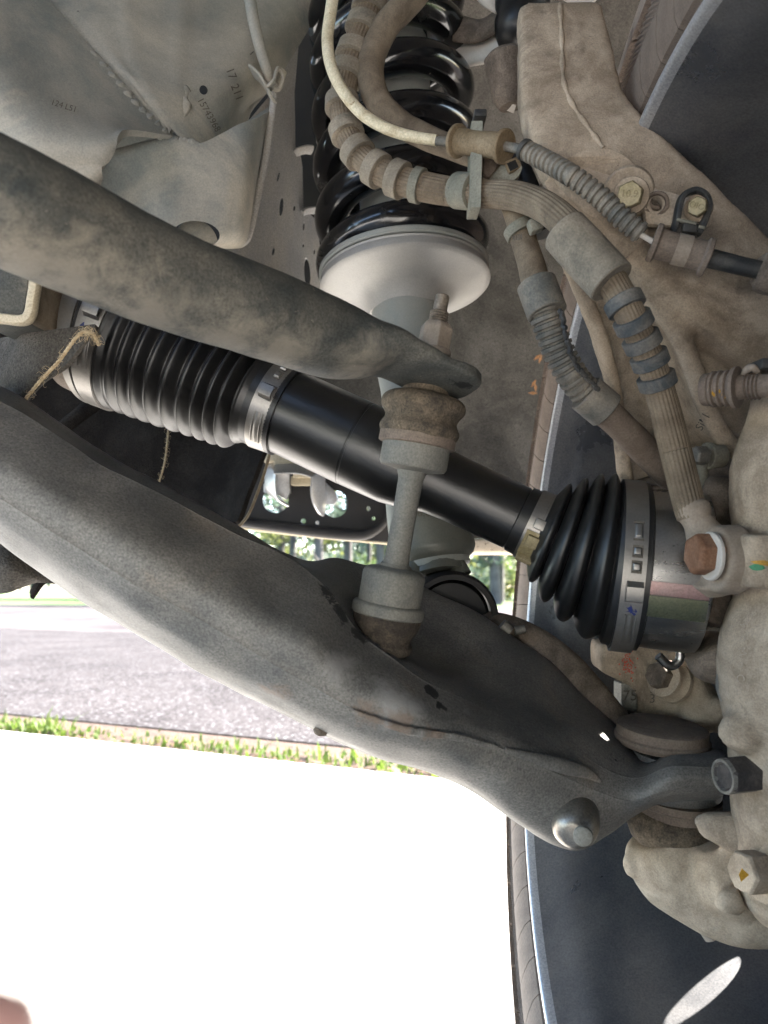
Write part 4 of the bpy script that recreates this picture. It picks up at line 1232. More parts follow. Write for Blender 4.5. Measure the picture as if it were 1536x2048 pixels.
def clamp_on(cpts, rpts, name, parent, th=.0012):
    """flat steel band round the spine points with an ear, slots and the loose end"""
    k = len(cpts)
    mb = MB()
    T, A, B = frames(cpts)
    seg = 96
    t = np.linspace(0, 2 * np.pi, seg, endpoint=False)
    g = []
    for rad in ((0, 1), (1, 1), (1, -1), (0, -1)):
        pass
    ringz = []
    order = [(i, 1) for i in range(k)] + [(i, 0) for i in range(k - 1, -1, -1)]
    for i, o in order:
        ringz.append([cpts[i] + (A[i] * math.cos(x) + B[i] * math.sin(x)) * (rpts[i] + th * o) for x in t])
    ringz.append(ringz[0])
    mb.grid(np.array(ringz), wrap=True)
    return build(name, mb, M['band'], parent, angle=30), (T, A, B)
c, r = seg_of(168, 207, lambda x: 149, 8); cl1, fr1 = clamp_on(c, r, 'boot_clamp', ax)
c2, r2 = seg_of(503, 536, lambda x: np.interp(x, [503, 536], [91, 88]), 8); cl2, fr2 = clamp_on(c2, r2, 'boot_clamp', ax)
# shaft tube, thicker to the left
sx = unit(sh1 - sh0); SL = np.linalg.norm(sh1 - sh0)
def sfrac(px): return (px - 570) / (1062 - 570.) * SL
b0 = sh0 - sx * .012
o_ = .012
build('shaft_tube', MB().lathe(b0, sx, [(0, PX(86, .458)), (o_ + sfrac(718), PX(88, .452)), (o_ + sfrac(719), PX(86.6, .452)), (o_ + sfrac(722), PX(86.6, .452)), (o_ + sfrac(723), PX(88, .45)), (o_ + sfrac(800), PX(86, .45)), (o_ + sfrac(845), PX(78, .447)), (o_ + sfrac(880), PX(68, .445)), (o_ + sfrac(920), PX(66, .442)), (o_ + sfrac(1035), PX(66, .434)), (o_ + sfrac(1038), PX(64, .434)), (o_ + sfrac(1075), PX(60, .434))], 72), M['shaft'], ax, angle=25)
# boot lip rings at the clamps
c, r = seg_of(484, 548, lambda x: 92.5 if x < 503 or x > 537 else 89, 40)
build('boot_lip', MB().tube_raw(c, r, 64), M['boot'], ax, angle=30)
# outer boot, bent between the two axes
osp = [(1030, 1034, .434), (1062, 1049, .432), (1100, 1066, .430), (1140, 1085, .427), (1180, 1103, .424), (1212, 1117, .421), (1240, 1126, .418), (1266, 1131, .416), (1300, 1134, .414)]
ospl = spline(np.array([P(*q) for q in osp]), 400); opx = spline(np.array([(q[0], q[2]) for q in osp]), 400)
def oseg(x0, x1, fn, n=24):
    ii = np.linspace(np.interp(x0, opx[:, 0], np.arange(400)), np.interp(x1, opx[:, 0], np.arange(400)), n)
    c = np.stack([np.interp(ii, np.arange(400), ospl[:, k]) for k in range(3)], 1)
    x = np.interp(ii, np.arange(400), opx[:, 0]); d = np.interp(ii, np.arange(400), opx[:, 1])
    return c, np.array([PX(fn(a), b) for a, b in zip(x, d)])
oridge = [1096, 1126, 1158, 1198]
def outer_r(x):
    base = np.interp(x, [1035, 1078, 1098, 1132, 1166, 1200, 1222, 1232, 1262], [68, 72, 106, 134, 156, 168, 164, 166, 166])
    if 1080 < x < 1222:
        ph = np.interp(x, oridge, np.arange(4)) + (x < 1098) * (x - 1098) / 32. + (x > 1200) * (x - 1200) / 34.
        w = abs(math.cos(math.pi * ph))
        base -= np.interp(x, [1080, 1095, 1150, 1200, 1222], [4, 30, 40, 34, 10]) * (1 - w ** .55)
    return base
# folds lean: each fold is swept round the bent spine, tighter above and open below
c, r = oseg(1038, 1262, outer_r, 320)
T, A, B = frames(c)
ta, tb = unit(c[8] - c[0]), unit(P(1400, 1146, .409) - P(1262, 1132, .417))
for i in range(len(c)):
    q_ = i / (len(c) - 1); q_ = q_ * q_ * (3 - 2 * q_)
    T[i] = unit(ta * (1 - q_) + tb * q_)
    A[i] = unit(UP - T[i] * np.dot(UP, T[i])); B[i] = np.cross(T[i], A[i])
seg = 96
tt = np.linspace(0, 2 * np.pi, seg, endpoint=False)
g = np.zeros((len(c), seg, 3))
for i in range(len(c)):
    tilt = math.exp(-((i / len(c) - .45) / .33) ** 2)
    for j, x in enumerate(tt):
        dirv = A[i] * math.cos(x) + B[i] * math.sin(x)
        lean = np.dot(dirv, UP)
        twist = .0035 * tilt * math.sin(x * 1 + 1.2)
        g[i, j] = c[i] + dirv * r[i] + T[i] * 0.0
build('outer_boot', MB().rings(g), M['boot'], ax, angle=0)
c3, r3 = oseg(1056, 1090, lambda x: np.interp(x, [1056, 1090], [69, 71]), 8); cl3, fr3 = clamp_on(c3, r3, 'boot_clamp', ax)
jdir = unit(P(1400, 1146, .409) - P(1262, 1132, .417))
def jseg(x0, x1, fn, n):
    xs_ = np.linspace(x0, x1, n)
    return np.array([P(1262, 1132, .417) + jdir * PX(x - 1262, .417) for x in xs_]), np.array([PX(fn(x), .417) for x in xs_])
c4, r4 = jseg(1232, 1272, lambda x: 167.5, 8); cl4, fr4 = clamp_on(c4, r4, 'boot_clamp', ax)
c, r = jseg(1226, 1285, lambda x: 165.5 if 1230 < x < 1282 else 158, 40); build('boot_lip', MB().tube_raw(c, r, 72), M['boot'], ax, angle=30)
jx = unit(P(1400, 1146, .409) - P(1262, 1132, .417))
jo = P(1262, 1132, .417)
JL = np.linalg.norm(P(1400, 1146, .409) - jo)
build('outer_joint', MB().lathe(jo, jx, [(0, PX(158, .416)), (JL * .85, PX(160, .412)), (JL * .97, PX(158, .411)), (JL, PX(148, .410))], 96), M['joint'], ax, angle=25)
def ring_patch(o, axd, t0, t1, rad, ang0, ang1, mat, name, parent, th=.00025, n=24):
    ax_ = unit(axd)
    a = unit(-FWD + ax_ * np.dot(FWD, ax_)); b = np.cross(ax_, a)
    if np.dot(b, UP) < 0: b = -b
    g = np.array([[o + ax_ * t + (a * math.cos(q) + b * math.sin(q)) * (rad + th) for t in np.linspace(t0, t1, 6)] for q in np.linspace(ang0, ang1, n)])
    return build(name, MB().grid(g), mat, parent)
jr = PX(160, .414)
ring_patch(jo, jx, JL * .12, JL * .93, jr, math.radians(-6), math.radians(-15), M['pink'], 'reflection_band', ax)  # coloured reflections drawn as two tinted bands on the joint
ring_patch(jo, jx, JL * .12, JL * .93, jr, math.radians(-15.5), math.radians(-31), M['lime'], 'reflection_band', ax)

def ear(cpts, rpts, fr, ang, name, parent, slots=3, step=.30, height=.0042, w=.62, direction=1):
    """crimped ear, window slots and embossed tongue of a boot clamp; ang measured from the camera side upward"""
    T, A, B = fr
    m = len(cpts) // 2
    c, t = cpts[m], T[m]
    rad = rpts[m] + .0012
    a = unit(-FWD + t * np.dot(FWD, t)); b = np.cross(t, a)
    if np.dot(b, UP) < 0: b = -b
    half = np.linalg.norm(cpts[-1] - cpts[0]) / 2
    def at(q, s, h): return c + t * s + (a * math.cos(q) + b * math.sin(q)) * (rad + h)
    k = .0042 / rad
    # crimped ear: a raised arch across the band
    prof = [(-1.5, 0), (-1.15, .35), (-.9, .95), (0, 1.05), (.9, .95), (1.15, .35), (1.5, 0)]
    g = np.array([[at(ang + q * k * .75, s, h * height) for q, h in prof] for s in np.linspace(-half * w * 1.15, half * w * 1.15, 7)])
    build('clamp_ear', MB().grid(g), M['band'], parent, mods=[('SOLIDIFY', dict(thickness=.0008))], angle=50)
    # overlapping loose end with raised hooks and a slot
    for i in range(slots):
        q = ang + direction * (.0125 + i * .0078) / rad
        mb = MB()
        L = .0020 if i < slots - 1 else .0042
        if i == slots - 1: q += direction * .003 / rad
        base = [at(q + u * L / rad, v * half * .36, .0001) for u, v in ((-1, -1), (1, -1), (1, 1), (-1, 1))]
        top = [at(q + u * L * .75 / rad, v * half * .26, .0013) for u, v in ((-1, -1), (1, -1), (1, 1), (-1, 1))]
        mb.add(base + top, [(0, 1, 5, 4), (1, 2, 6, 5), (2, 3, 7, 6), (3, 0, 4, 7), (4, 5, 6, 7)])
        build('clamp_hook', mb, M['band'], parent, mods=[('BEVEL', dict(width=.0003, segments=2))])
        fr_ = MB()
        pr = [at(q + u * (L + .0012) / rad, v * half * .46, .00012) for u, v in ((-1, -1), (1, -1), (1, 1), (-1, 1))]
        fr_.add(pr, [(0, 1, 2, 3)])
        build('clamp_slot', fr_, M['ink'], parent)
    # tongue pressed lengthwise on the other side
    mb = MB()
    qs = np.linspace(ang - direction * .013 / rad, ang - direction * .034 / rad, 14)
    for s in (-.45, .45):
        mb.tube(np.array([at(q, s * half, .0001) for q in qs]), [.0006] * 14, n=28, seg=8)
    g = np.array([[at(q, s, .0007 * (1 - (s / (half * .3)) ** 2)) for s in np.linspace(-half * .3, half * .3, 6)] for q in qs])
    mb.grid(g)
    build('clamp_tongue', mb, M['band'], parent)
ear(c2, r2, fr2, math.radians(8), 'x', cl2, 3, direction=1)
ear(c4, r4, fr4, math.radians(-13), 'x', cl4, 3, direction=1)
ear(c, r, frames(c), 0, 'x', cl1, 0) if False else None
c1b, r1b = seg_of(168, 207, lambda x: 149, 8)
ear(c1b, r1b, fr1, math.radians(3), 'x', cl1, 2, direction=1)
# double block latch on the small outer clamp
def latch(cpts, rpts, fr, parent):
    T, A, B = fr
    m = len(cpts) // 2; c, t = cpts[m], T[m]; rad = rpts[m] + .0012
    a = unit(-FWD + t * np.dot(FWD, t)); b = np.cross(t, a)
    if np.dot(b, UP) < 0: b = -b
    for q, hx, hy, hz, nm in ((.02, .0032, .0030, .0012, 'clamp_hook'), (-.45, .0034, .0036, .0016, 'clamp_hook'), (-.98, .0048, .0016, .0026, 'clamp_ear')):
        rdir = a * math.cos(q) + b * math.sin(q); tdir = -a * math.sin(q) + b * math.cos(q)
        mb = MB(); mb.box(c + rdir * (rad + hz * .8), t, tdir, rdir, (hx, hy, hz))
        build(nm, mb, M['bolt'] if q < -.1 else M['band'], parent, mods=[('BEVEL', dict(width=.0007, segments=2))])
    mb = MB()
    g = np.array([[c + t * s + (a * math.cos(q) + b * math.sin(q)) * (rad + .0005) for s in np.linspace(-.0052, .0052, 4)] for q in np.linspace(-.2, -1.1, 12)])
    build('clamp_overlap', MB().grid(g), M['bolt'], parent, mods=[('SOLIDIFY', dict(thickness=.0006))])
latch(c3, r3, fr3, cl3)

mb = MB(); mb.lathe(P(1350, 1500, .428), ux, [(0, PX(70, .425)), (.0005, PX(86, .425)), (.004, PX(91, .425)), (.022, PX(91, .425)), (.0245, PX(86, .425)), (.025, PX(70, .425))], 56)
build('arm_eye', wob(mb.mesh('arm_eye'), .0008, 40), M['arm'], lca)
mb = MB(); mb.lathe(P(1166, 1674, .3475), unit(EYE - P(1166, 1674, .3475)) - UP * .3, [(-.003, PX(19, .35)), (0, PX(19, .35)), (.0006, PX(16, .35)), (.0008, PX(5, .35))], 28)
build('nut_tip', mb, M['link'], lca)
# blue inspector's ink on the two big clamps
def ink_on(cpts, rpts, fr, ang, s0, pts, parent):
    T, A, B = fr; m = len(cpts) // 2; c, t = cpts[m], T[m]; rad = rpts[m] + .00135
    a = unit(-FWD + t * np.dot(FWD, t)); b = np.cross(t, a)
    if np.dot(b, UP) < 0: b = -b
    mb = MB()
    for tri in pts:
        vs = []
        for s, h in tri:
            q = ang + h / rad
            vs.append(c + t * (s0 + s) + (a * math.cos(q) + b * math.sin(q)) * rad)
        mb.add(vs, [tuple(range(len(vs)))])
    build('ink_mark', mb, M['blue'], parent, smooth=False)
ink_on(c1b, r1b, fr1, math.radians(-10), -.0035, [[(-.0015, 0), (.0015, 0), (.0008, .003), (0, .0022)]], cl1)
ink_on(c4, r4, fr4, math.radians(-25), 0, [[(rng.gauss(0, .0016), rng.gauss(0, .0016)) for _ in range(3)] for k in range(14)], cl4)

# wear with its own place: paint chips, rust at the crease, rubbed grey metal on the arm; scuffs on the bar's eye
stain(M['arm'], lca, [(P(800, 1380, .345), .030), (P(700, 1330, .343), .022), (P(960, 1400, .37), .020)], (.235, .23, .225), 45, .50, .66, .8)
stain(M['arm'], lca, [(P(740, 1436, .3415), .016), (P(800, 1456, .343), .016), (P(860, 1467, .347), .012), (P(560, 1372, .35), .014)], (.150, .100, .070), 90, .50, .68, .6)
stain(M['arm'], lca, [(P(868, 1380, .368), .010), (P(912, 1385, .368), .008), (P(885, 1408, .362), .007), (P(690, 1225, .37), .012), (P(660, 1180, .373), .012), (P(720, 1270, .372), .012), (P(1250, 1500, .40), .016)], (.016, .016, .016), 140, .54, .60)
stain(M['bar'], bar, [(P(900, 735, .372), .012), (P(930, 755, .374), .010), (P(820, 690, .366), .014), (P(760, 650, .36), .016)], (.010, .010, .010), 130, .54, .60)
stain(M['bar'], bar, [(P(300, 625, .290), .030), (P(450, 690, .310), .030), (P(560, 715, .325), .026), (P(150, 570, .262), .030), (P(720, 740, .35), .026), (P(40, 520, .25), .026)], (.245, .215, .17), 80, .42, .72, .65)
# ------------------------------------------------------------------ steering knuckle (cast, one piece)
# the upper knuckle and what is bolted to it sit inside the wheel's barrel, nearer than the plain measure
P_plain = P
def P(px, py, d):
    k = min(1, max(0, (px - 1000) / 200.)) * min(1, max(0, (900 - py) / 280.))
    return P_plain(px, py, d - .028 * k)
kn = thing('steering_knuckle', P(1500, 1850, .40), 'large tan dusty cast steering knuckle filling the right side', 'steering knuckle')
def remesh(name, parts, voxel, smooth, mat, parent, noise=(.0003, 60), angle=60, mods=()):
    mb = MB()
    for p in parts:
        mb.add(p.v, p.f)
    me = mb.mesh(name)
    bm = bmesh.new(); bm.from_mesh(me); bmesh.ops.recalc_face_normals(bm, faces=bm.faces); bm.to_mesh(me); bm.free()
    tmp = bpy.data.objects.new('tmp', me); COL.objects.link(tmp)
    m = tmp.modifiers.new('r', 'REMESH'); m.mode = 'VOXEL'; m.voxel_size = voxel
    m = tmp.modifiers.new('s', 'SMOOTH'); m.iterations = smooth; m.factor = .5
    displace_mods(tmp, noise[0], noise[1]); displace_mods(tmp, noise[0] * .4, noise[1] * 3.7)
    me2 = evaluated(tmp); bpy.data.objects.remove(tmp)
    return build(name, me2, mat, parent, angle=angle, mods=mods)
def T_(pts, **k):
    mb = MB(); pxtube(mb, pts, **k); return mb
def PR(pts, th):
    return MB().prism(pxs(pts), th)
parts = []
# upper arm
parts.append(T_([(1118, 28, .450, 80), (1130, 120, .440, 90), (1142, 215, .432, 99), (1190, 308, .428, 112), (1260, 388, .425, 118), (1350, 472, .428, 118), (1450, 568, .433, 116), (1560, 660, .438, 114)], flat=.33, n=90, seg=64, sq=5.5, ref=RIGHT))
# plate that carries on below the arm, its rim and the recessed web
parts.append(PR([(1084, 350, .440), (1150, 320, .440), (1300, 380, .436), (1420, 480, .434), (1560, 600, .434), (1560, 910, .430), (1486, 905, .430), (1440, 866, .430), (1408, 806, .430), (1385, 735, .430), (1346, 652, .430), (1290, 590, .430), (1236, 552, .432), (1160, 470, .436), (1100, 400, .440)], .030))
web = [(1086, 356, .460), (1200, 420, .462), (1300, 560, .462), (1420, 700, .458), (1520, 900, .456), (1470, 1010, .452), (1256, 1010, .456), (1240, 900, .462), (1226, 780, .464), (1206, 705, .464), (1182, 630, .464), (1148, 556, .463), (1110, 470, .461)]
parts.append(PR(web, .010))
parts.append(T_([(1100, 430, .446, 12), (1116, 478, .447, 13), (1152, 558, .448, 14), (1184, 632, .448, 15), (1208, 706, .448, 15), (1228, 782, .448, 14), (1241, 880, .448, 14), (1254, 975, .448, 14), (1262, 1020, .448, 14)], flat=1.5, n=60, seg=20))
# thickened curved rim between web and body
parts.append(T_([(1236, 556, .432, 12), (1296, 600, .425, 17), (1350, 660, .422, 19), (1387, 740, .421, 20), (1411, 810, .420, 20), (1447, 874, .420, 20), (1490, 915, .420, 20)], flat=.9, n=60, seg=20))
# round boss under the first bolt
mb = MB(); mb.tube([P(1236, 350, .430), P(1236, 350, .45)], [PX(72, .43)] * 2, seg=40); parts.append(mb)
mb = MB(); mb.tube([P(1256, 392, .422), P(1256, 392, .44)], [PX(44, .43)] * 2, seg=40); parts.append(mb)
upper = remesh('knuckle_arm', parts, .0023, 3, M['cast'], kn, noise=(.00035, 60))
# casting seam on the arm
mb = MB(); pxtube(mb, [(1120, 4, .443, 5), (1123, 60, .441, 4), (1125, 110, .440, 4), (1126, 158, .438, 5), (1138, 195, .4365, 5), (1160, 232, .4355, 6), (1186, 268, .434, 7), (1206, 296, .432, 8)], seg=10, n=70)
cast_ = caster(upper)
sp_ = spline(np.array([(1120, 4), (1123, 60), (1125, 110), (1127, 158), (1138, 195), (1160, 232), (1186, 268), (1206, 296)], float), 90)
pts = []
for a, b in sp_:
    d = Vector(unit(P(a, b, 1.) - EYE)); h = cast_(EYE, d)
    if h is not None: pts.append(np.array(h))
mb = MB(); mb.tube_raw(np.array(pts), np.array([.0013 + .0004 * math.sin(i * .5) for i in range(len(pts))]), 10)
build('casting_seam', mb, M['cast'], kn)
sp_ = spline(np.array([(1100, 402), (1140, 370), (1200, 318), (1250, 322), (1300, 362), (1316, 400)], float), 60)
# hub side: drums, bosses and the column down the right edge
parts = []
R_ax = UP * -1
def drum(px, prof, d, mb=None):
    mb = mb or MB()
    c = P(px, prof[0][0], d)
    mb.lathe(c, UP * -1, [(PX(y - prof[0][0], d), PX(r, d)) for y, r in prof], 64)
    return mb
parts.append(drum(1590, [(744, 40), (746, 70), (790, 76), (840, 88), (880, 104), (930, 115), (985, 117), (1040, 112), (1070, 106), (1180, 108), (1212, 122), (1250, 134), (1310, 140), (1360, 138), (1405, 130), (1430, 122), (1600, 112), (1760, 100), (1800, 70)], .385))
mb = MB(); mb.tube([P(1530, 1067, .352), P(1530, 1174, .352)], [(PX(64, .352), PX(64, .352))] * 2, seg=36, sq=4, ref=RIGHT)
parts.append(mb)
parts.append(T_([(1452, 1464, .356, 25), (1478, 1464, .358, 40), (1510, 1464, .362, 44), (1580, 1462, .368, 52)], seg=32, flat=1.0, sq=2.6, n=24))
hub = remesh('hub_carrier', parts, .0023, 4, M['cast'], kn, noise=(.00035, 60))
# darker bearing housing behind the joint and hose fitting
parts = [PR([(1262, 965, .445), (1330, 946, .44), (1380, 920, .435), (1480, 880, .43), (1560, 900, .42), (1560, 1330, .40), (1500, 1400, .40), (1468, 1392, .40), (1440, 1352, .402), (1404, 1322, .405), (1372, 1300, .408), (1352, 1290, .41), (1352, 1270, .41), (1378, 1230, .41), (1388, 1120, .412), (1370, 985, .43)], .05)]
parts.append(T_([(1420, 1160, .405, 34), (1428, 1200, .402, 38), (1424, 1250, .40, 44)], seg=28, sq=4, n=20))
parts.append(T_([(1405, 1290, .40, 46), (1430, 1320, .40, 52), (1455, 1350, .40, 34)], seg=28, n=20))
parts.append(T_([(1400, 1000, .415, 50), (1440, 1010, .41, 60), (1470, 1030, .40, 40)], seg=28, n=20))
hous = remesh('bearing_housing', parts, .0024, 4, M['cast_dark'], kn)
mb = MB(); pxtube(mb, [(1386, 1262, .392, 3), (1410, 1258, .388, 4), (1440, 1259, .385, 4), (1458, 1262, .385, 3)], seg=8)
build('housing_groove', mb, M['ink'], kn)
mb = MB(); pxtube(mb, [(1391, 1150, .405, 1.3), (1388, 1180, .403, 1.6), (1383, 1215, .401, 1.4), (1376, 1245, .400, 1.2)], seg=8)
build('housing_edge', mb, M['uca'], kn)
# lower steering arm piece lit from below, with bolt and letters
parts = [PR([(1204, 1290, .47), (1345, 1290, .47), (1372, 1320, .465), (1408, 1350, .46), (1440, 1385, .455), (1462, 1420, .45), (1450, 1470, .45), (1400, 1470, .455), (1360, 1450, .46), (1275, 1446, .47), (1277, 1400, .47), (1268, 1378, .47), (1240, 1362, .47), (1204, 1345, .47)], .03)]
parts.append(T_([(1345, 1300, .468, 26), (1370, 1345, .463, 30), (1392, 1400, .458, 32), (1400, 1450, .452, 36)], seg=24, n=24))
parts.append(T_([(1420, 1412, .45, 24), (1452, 1430, .445, 30)], seg=24, n=10))
low = remesh('lower_web', parts, .0022, 5, M['cast'], kn)
mb = MB(); mb.lathe(P(1310, 1348, .452), unit(P(1352, 1366, .462) - P(1310, 1348, .452)), [(0, PX(24, .45)), (.001, PX(27, .45)), (.0085, PX(27, .45))], 6, phase=.3)
build('web_bolt', mb, M['cast_dark'], kn, smooth=False, mods=[('BEVEL', dict(width=.0006, segments=2))])
mb = MB(); mb.lathe(P(1326, 1356, .454), unit(P(1352, 1366, .462) - P(1310, 1348, .452)), [(0, PX(30, .45)), (0, PX(38, .45)), (.0015, PX(39, .45)), (.003, PX(36, .45)), (.004, PX(33, .45)), (.0075, PX(36, .45)), (.009, PX(42, .45)), (.012, PX(42, .45))], 36)
build('bolt_washer', mb, M['cast'], kn)
for k_, (y, t) in enumerate(((1353, '-'), (1379, 'S'), (1398, '3'))):
    stamp('cast_letter', t, 1305, y, .455, 19, 0, M['ink'], kn, low, shear=0)
mb = MB()
for q in range(60):
    c0 = P(1256 + rng.gauss(0, 7), 1325 + rng.gauss(0, 13), .4605)
    mb.add([c0 - RIGHT * .0006, c0 - UP * .0005, c0 + RIGHT * .0005, c0 + UP * .0007], [(0, 1, 2, 3)])
build('paint_dab', mb, M['red'], kn, smooth=False)['kind'] = 'stuff'
# silver hex plug hanging behind, and chrome ring glint
mb = MB(); mb.lathe(P(1256, 1360, .480), UP * -1, [(0, PX(26, .48)), (.001, PX(28, .48)), (PX(54, .48), PX(28, .48)), (PX(58, .48), PX(25, .48))], 6, phase=.2)
build('hex_plug', mb, M['steel'], kn, smooth=False, mods=[('BEVEL', dict(width=.001, segments=2))])
stamp('plug_letter', '75', 1260, 1392, .468, 22, 0, M['ink'], kn, None)
for y in (1424, 1431, 1438):
    mb = MB(); mb.lathe(P(1258, y, .478), UP * -1, [(0, PX(22, .48)), (.0006, PX(27, .48)), (.0012, PX(27, .48)), (.0018, PX(22, .48))], 32)
    build('plug_ring', mb, M['band'], kn)
mb = MB(); mb.tube([P(1316, 1312, .425), P(1340, 1332, .425), P(1358, 1322, .425), P(1361, 1304, .425)], [PX(9, .42)] * 4, seg=14)
build('seal_ring', mb, M['joint'], kn)
# lower ball joint boss, spur and caliper-side lumps
parts = []
parts.append(T_([(1330, 1668, .425, 78), (1342, 1700, .423, 92), (1368, 1745, .418, 92), (1402, 1785, .410, 74), (1440, 1815, .402, 62), (1490, 1825, .395, 64), (1560, 1815, .39, 70)], n=60, seg=36, flat=1.0))
parts.append(T_([(1262, 1708, .418, 16), (1266, 1735, .418, 19), (1268, 1752, .418, 12)], n=16, seg=20))
parts.append(T_([(1392, 1652, .385, 12), (1402, 1650, .384, 22), (1430, 1655, .382, 30), (1470, 1665, .380, 40), (1530, 1672, .378, 52)], n=30, seg=28, sq=2.4))
parts.append(T_([(1430, 1690, .395, 40), (1450, 1740, .392, 60), (1470, 1800, .390, 62), (1476, 1850, .388, 24)], n=30, seg=28))
parts.append(T_([(1434, 1808, .372, 10), (1446, 1806, .370, 22), (1475, 1800, .372, 30)], n=16, seg=20))
mb = MB(); mb.tube([P(1560, 1480, .382), P(1550, 1640, .380), P(1556, 1810, .378)], [(PX(54, .38), PX(60, .38))] * 3, seg=32, sq=3.5, ref=RIGHT); parts.append(mb)
lowb = remesh('ball_joint_boss', parts, .0023, 4, M['cast'], kn, noise=(.00035, 60))
# lettering cast into the hub
for t, x, y in (('F', 1487, 1251), ('o', 1487, 1277), ('M', 1484, 1303), ('o', 1483, 1329), ('C', 1480, 1356), ('o', 1479, 1384)):
    stamp('cast_letter', t, x, y, .35, 17, 90 if False else -78, M['letter'], kn, hub, proud=.0004)
stamp('cast_letter', 'SiN', 1405, 845, .445, 17, 62, M['ink'], kn, upper)
stamp('cast_letter', '12 S', 1528, 1590, .35, 20, -75, M['ink'], kn, lowb)
# paint daubs on the boss
def daub(name, mat, pts, d, target):
    tr = caster(target)
    mb = MB()
    N = 10
    cx = sum(p[0] for p in pts) / len(pts); cy = sum(p[1] for p in pts) / len(pts)
    ringp = []
    loop = spline(np.array([*pts, pts[0]], float), 40)[:-1]
    lay = []
    for s in np.linspace(.02, 1, 8):
        row = []
        for a, b in loop:
            x, y = cx + (a - cx) * s, cy + (b - cy) * s
            dv = Vector(unit(P(x, y, d) - EYE)); h = tr(EYE, dv)
            row.append(np.array(h - dv * .00035) if h is not None else P(x, y, d))
        lay.append(row)
    mb.grid(np.array(lay), wrap=True)
    return build(name, mb, mat, kn)
daub('paint_daub', M['green'], [(1497, 1133), (1510, 1128), (1524, 1130), (1530, 1137), (1520, 1141), (1505, 1140)], .33, hub)
daub('paint_daub', M['yellow'], [(1500, 1123), (1516, 1121), (1534, 1122), (1545, 1133), (1530, 1131), (1512, 1128)], .33, hub)
daub('paint_daub', M['yellow'], [(1511, 763), (1520, 759), (1530, 765), (1528, 782), (1514, 784)], .345, hub)

P_upper = P
def P(px, py, d):
    k = min(1, max(0, (px - 900) / 240.)) * min(1, max(0, (900 - py) / 280.))
    return P_plain(px, py, d - .041 * k)
# ------------------------------------------------------------------ bolts
def hexbolt(name, px, py, d, r, hgt, axis, mat, label, group=None, phase=0.0, washer=None, text=None, tmat=None, th=None, wmat=None, dome=.9, ang=0):
    c = P(px, py, d); a = unit(axis)
    t = thing(name, c, label, 'bolt', group)
    rr = PX(r, d)
    mb = MB(); mb.lathe(c, -a, [(0, rr * dome), (rr * .16, rr), (hgt, rr)], 6, phase=phase)
    hd = build('head', mb, mat, t, smooth=False, mods=[('BEVEL', dict(width=rr * .05, segments=2))])
    mb = MB(); mb.lathe(c + a * .00012, -a, [(0, rr * .80), (.0006, rr * .86)], 36)
    build('head_face', mb, mat, t)
    if washer:
        w = PX(washer, d)
        mb = MB(); mb.lathe(c - a * (hgt - .0012), -a, [(0, w * .85), (.0003, w * .97), (.001, w), (.0022, w), (.0024, w * .96)], 40)
        build('washer', mb, wmat or mat, t)
    if text:
        e = MB()
        me = text_mesh(text, PX(th, d) * 1.35, .0001)
        rt = unit(RIGHT * math.cos(ang) + UP * math.sin(ang)); rt = unit(rt - a * np.dot(rt, a)); upv = np.cross(a, rt)
        for v in me.vertices:
            v.co = Vector(c + a * (.0003 + v.co.z) + rt * v.co.x + upv * v.co.y)
        build('head_mark', me, tmat, t, smooth=False)
    return t
def facing(px, py, d, r=0.0, u=0.0):
    return unit(unit(EYE - P(px, py, d)) + RIGHT * r + UP * u)
b1 = hexbolt('flange_bolt', 1259, 388, .402, 24, .0075, facing(1259, 388, .402, -.10, .12), M['bolt'], 'yellow zinc bolt marked 10.9 beside the grey corrugated conduit', 'yellow zinc bolts', .3, 33, '10.9', M['boltmark'], 13, M['cast'], ang=-.08)
mk = MB()
for q in range(24):
    pass
b2 = hexbolt('flange_bolt', 1394, 412, .400, 18, .0065, facing(1394, 412, .400, -.12, .14), M['bolt'], 'smaller yellow zinc bolt holding the black looped clip', 'yellow zinc bolts', .1, 25, 'OIO', M['boltmark'], 11, M['cast'], ang=-.3)
# plate with slotted hole under the looped clip
pl = thing('bracket_plate', P(1340, 420, .42), 'speckled pale bracket plate with a round hole between the two yellow bolts', 'bracket plate')
o1 = [(1250, 384, .415), (1300, 374, .413), (1352, 388, .411), (1404, 404, .409), (1424, 432, .409), (1422, 450, .409), (1400, 462, .409), (1342, 450, .411), (1294, 448, .413), (1290, 420, .414), (1262, 420, .415)]
build('plate', MB().prism(pxs(o1), .004, [hole(1313, 408, .4125, 13, 15, 20)]), M['plate'], pl, mods=[('BEVEL', dict(width=.0008, segments=2))], angle=30)
mb = MB(); mb.lathe(P(1313, 408, .4118), facing(1313, 408, .41), [(-.004, PX(14, .41)), (.0002, PX(15, .41)), (.0010, PX(17, .41)), (.0006, PX(21, .41)), (-.001, PX(22, .41))], 36, cap=False)
build('hole_rim', mb, M['grommet_dark'], pl)
mb = MB(); mb.tube([P(1298, 398, .414), P(1302, 412, .414), P(1316, 416, .4155)], [PX(5, .41)] * 3, seg=10)
build('tab', mb, M['grommet_dark'], pl)
mb = MB(); mb.lathe(P(1257, 385, .4185), facing(1257, 385, .41), [(-.004, PX(44, .41)), (.000, PX(46, .41)), (.0020, PX(45, .41)), (.0032, PX(42, .41))], 48)
build('raised_boss', mb, M['cast'], pl)
ba = [(1088, 366), (1112, 338), (1150, 308), (1196, 296), (1246, 310), (1284, 350), (1300, 398), (1298, 440), (1288, 478), (1240, 522), (1196, 500), (1150, 452), (1110, 398)]
sm_ = spline(np.array(ba + ba[:1], float), 90)[:-1]
mb = MB(); mb.prism([P(x_, y_, .4235) for x_, y_ in sm_], .006)
